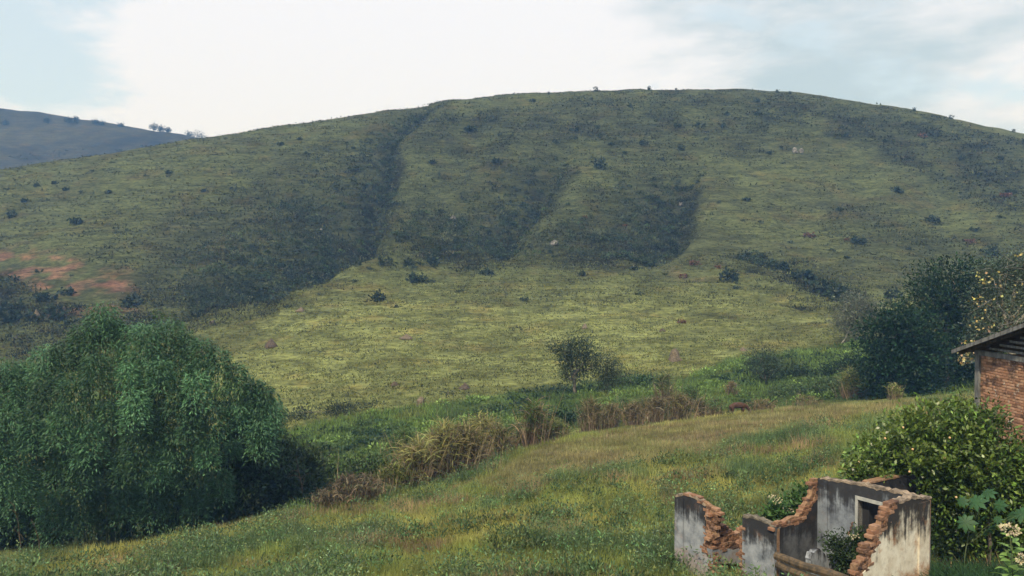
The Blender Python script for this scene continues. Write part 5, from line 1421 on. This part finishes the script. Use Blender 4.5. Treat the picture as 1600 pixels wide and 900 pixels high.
# lush meadow in the valley
n = 150000
x, y = scatter_polar(n, AZ0, AZ1, 40, 112)
z = ground_z(x, y); px, py = proj(np.stack([x, y, z], 1)); r = np.hypot(x, y)
mead = pmask(px, py, MEADOW_POLYS[0][0], 12)
k = (mead > rng.random(n)) & ~(r < np.interp(px, [0, 400, 600, 800, 1000, 1200, 1400, 1900], [38, 40, 45, 54, 61, 67, 69, 68]))
x, y, z, r = x[k], y[k], z[k], r[k]; m = len(x)
pt = fbm(x, y * .6, 7, 4)
lush = sstep(-.5, .35, pt)
C = lerp((0.045, 0.085, 0.038), (0.15, 0.235, 0.066), lush)
yl = sstep(.25, .6, fbm(x + 77, y, 5, 3)); C = C * (1 - yl[:, None] * .6) + np.array((0.19, 0.20, 0.07)) * yl[:, None] * .6
C = C * rng.lognormal(0, .25, (m, 1))
V, F, Cc = blades(np.stack([x, y, z - .03], 1), (.22 + .35 * lush) * rng.uniform(.5, 1.4, m), .0011 * r, .5, C * .75, C * 1.1)
o = mesh_obj('meadow_grass', V, F, M_GRASS, col=Cc, origin=(0, 80, -12)); tag(o, 'bright green rank grass in the valley hollow', 'grass', kind='stuff')
# leafy undergrowth in lumps
n = 6500
x, y = scatter_polar(n, AZ0, AZ1, 42, 112)
z = ground_z(x, y); px, py = proj(np.stack([x, y, z], 1)); r = np.hypot(x, y)
mead = pmask(px, py, MEADOW_POLYS[0][0], 12)
k = (mead > .3 + .5 * rng.random(n)) & ~(r < np.interp(px, [0, 400, 600, 800, 1000, 1200, 1400, 1900], [40, 42, 47, 56, 63, 70, 72, 71])) & (fbm(x, y * .6, 6, 3) > -.15)
x, y, z = x[k], y[k], z[k]; m = len(x); q = 26
idx = np.repeat(np.arange(m), q)
s_ = rng.lognormal(0, .35, m) * .5
d = rand_dir(m * q); d[:, 2] = np.abs(d[:, 2])
P = np.stack([x, y, z], 1)[idx] + d * (s_[idx] * rng.uniform(.4, 1, m * q))[:, None] * np.array([1.5, 1.1, .75])
t_ = sstep(-.3, .4, fbm(x + 9, y, 8, 3))
bc = lerp((0.022, 0.050, 0.028), (0.155, 0.245, 0.064), t_) * rng.lognormal(0, .25, (m, 1))
V, F, Cc = leaves(P, unit(d + rand_dir(m * q) * .7), .32, .15, bc[idx] * rng.lognormal(0, .18, (m * q, 1)), .2, .5)
o = mesh_obj('valley_undergrowth', V, F, M_LEAF, col=Cc, origin=(0, 80, -12)); tag(o, 'lumpy green undergrowth in the valley hollow', 'undergrowth', kind='stuff')
# pasture tufts
n = 52000
x, y = scatter_polar(n, AZ0, AZ1, 78, 178)
z = ground_z(x, y); px, py = proj(np.stack([x, y, z], 1)); r = np.hypot(x, y)
k = (pmask(px, py, MEADOW_POLYS[0][0], 12) < .5) & (fbm(x, y, 5, 3) > -.35 + .5 * rng.random(n) - .3)
x, y, z, r = x[k], y[k], z[k], r[k]; m = len(x); q = 5
idx = np.repeat(np.arange(m), q)
big = rng.lognormal(0, .45, m) * .16
dk = rng.random(m) < .24
base_c = np.where(dk[:, None], vary((0.058, 0.068, 0.034), m, .25), vary((0.158, 0.176, 0.062), m, .2))
P = np.stack([x, y, z], 1)[idx] + np.stack([rng.normal(0, 2.4, m * q) * big[idx], rng.normal(0, .8, m * q) * big[idx], np.full(m * q, -.04)], 1)
V, F, Cc = blades(P, big[idx] * rng.uniform(.4, 1.1, m * q), .0019 * r[idx], .6, base_c[idx] * .85, base_c[idx])
o = mesh_obj('pasture_grass', V, F, M_GRASS, col=Cc, origin=(0, 120, -5)); tag(o, 'short tufted pasture grass on the middle slope', 'grass', kind='stuff')
# rough growth on the big hill
n = 90000
az = rng.uniform(math.radians(-36), math.radians(36), n); r = rng.uniform(140, 300, n)
x, y = r * np.sin(az), r * np.cos(az)
z = ground_z(x, y); px, py = proj(np.stack([x, y, z], 1))
dk = np.zeros(n)
for poly, a in DARK_POLYS: dk = np.maximum(dk, a * pmask(px, py, poly, 75))
dk = dk * np.where((px > 545) & (px < 1060), sstep(158, 168, y), 1)
dk = np.clip(np.maximum(dk * np.clip(1 + .7 * fbm(x, y, 11, 4), .2, 1.7), gully_dark(x, y) * np.clip(1 + .45 * fbm(x + 31, y, 7, 4), .35, 1.3)), 0, 1)
soil = pmask(px, py, SOIL_POLYS[0][0], 34)
rough = fbm(x, y, 10, 4)
k = (rng.random(n) < np.clip(.25 + .75 * dk + .5 * rough, .05, 1)) & (soil < .5)
x, y, z, r, dk = x[k], y[k], z[k], r[k], dk[k]; m = len(x); q = 4
idx = np.repeat(np.arange(m), q)
big = rng.lognormal(0, .4, m) * (.22 + .22 * dk)
t_ = rng.random(m)
cdark = np.where((t_ < .5)[:, None], vary((0.032, 0.029, 0.016), m, .45), vary((0.018, 0.028, 0.013), m, .45))
clight = np.where((t_ < .45)[:, None], vary((0.046, 0.054, 0.028), m, .25), vary((0.086, 0.096, 0.040), m, .25))
paleb = (rng.random(m) < .05) & (dk > .4); cdark[paleb] = vary((0.12, 0.13, 0.09), int(paleb.sum()), .2)
bc = np.where((rng.random(m) < dk)[:, None], cdark, clight)
P = np.stack([x, y, z], 1)[idx] + np.stack([rng.normal(0, 2.6, m * q) * big[idx], rng.normal(0, .9, m * q) * big[idx], np.full(m * q, -.05)], 1)
V, F, Cc = blades(P, big[idx] * rng.uniform(.45, 1.2, m * q), .0022 * r[idx], .6, bc[idx] * .85, bc[idx])
o = mesh_obj('hill_grass', V, F, M_GRASS, col=Cc, origin=(0, 220, 20)); tag(o, 'rough grass and low bracken covering the big hill', 'grass', kind='stuff')
# thicket filling the gullies
parts = []
for gi, (pts, w, dep, bw, bdep) in enumerate(GULLIES[:5]):
    m = (520, 620, 420, 420, 170)[gi]
    seg = np.array(pts); cum = np.concatenate([[0], np.cumsum(np.hypot(*np.diff(seg, axis=0).T))])
    t = (rng.random(m) ** (.75 if gi != 1 else 1) * (.85 if gi in (2, 3) else 1) + (.15 if gi in (2, 3) else 0)) * cum[-1]
    gx, gy = np.interp(t, cum, seg[:, 0]), np.interp(t, cum, seg[:, 1])
    f = t / cum[-1]
    if gi == 1:
        off = np.abs(rng.normal(0, 1, m)) * bw * .75 - 2
        gx, gy = gx - .45 * off, gy + .9 * off
    else:
        gx = gx + rng.normal(0, 1, m) * w * .35 - (np.abs(rng.normal(0, 1, m)) * bw * .8 * (f if gi not in (2, 3) else .3 + .7 * f) * (rng.random(m) < .75) if gi != 4 else 0)
        gy = gy + rng.normal(0, 1, m) * w * .35
    gz = ground_z(gx, gy)
    f = np.ones(m) if gi == 1 else f
    q = 30; idx = np.repeat(np.arange(m), q)
    s = rng.lognormal(0, .4, m) * (.55 + .65 * f) * (1 if gi != 4 else .85)
    c = np.stack([gx, gy, gz + s * .35], 1)
    d = rand_dir(m * q)
    d[:, 2] = np.abs(d[:, 2])
    P = c[idx] + d * (s[idx] * rng.uniform(.5, 1, m * q))[:, None] * np.array([1.15, 1, .85])
    col_ = np.where((rng.random(m) < .14)[:, None], vary((0.085, 0.10, 0.055), m, .25), vary((0.030, 0.048, 0.020), m, .4))
    parts.append(leaves(P, unit(d + rand_dir(m * q) * .6), .5, .28, col_[idx] * rng.lognormal(0, .15, (m * q, 1)), .2, .4))
V, F, Cc = join(parts)
o = mesh_obj('gully_scrub', V, F, M_LEAF, col=Cc, origin=(0, 220, 20)); tag(o, 'dark scrub filling the gullies of the big hill', 'scrub', kind='stuff')
n = 1500
px_ = rng.uniform(-260, 340, n); r = rng.uniform(500, 640, n); az = np.arctan((px_ - CX) / F_PX)
x, y = r * np.sin(az), r * np.cos(az); z = ground_z(x, y)
k = fbm(x, y, 40, 4) > -.1; x, y, z = x[k], y[k], z[k]; m = len(x); q = 10
idx = np.repeat(np.arange(m), q); d = rand_dir(m * q); d[:, 2] = np.abs(d[:, 2])
s_ = rng.lognormal(0, .4, m) * 1.1
P = np.stack([x, y, z], 1)[idx] + d * (s_[idx] * rng.uniform(.3, 1, m * q))[:, None] * np.array([1.4, 1, .7])
V, F, Cc = leaves(P, rand_dir(m * q), 1.0, .6, (vary((0.030, 0.040, 0.024), m, .4))[idx], .2)
o = mesh_obj('ridge_scrub', V, F, M_LEAF, col=Cc, origin=(-300, 560, 90)); tag(o, 'scattered scrub over the far left ridge', 'scrub', kind='stuff')
tri = sum(len(o.data.polygons) * (1 if len(o.data.polygons) and o.data.polygons[0].loop_total == 3 else 2) for o in COL.objects if o.type == 'MESH')
print('TRIS about', tri)
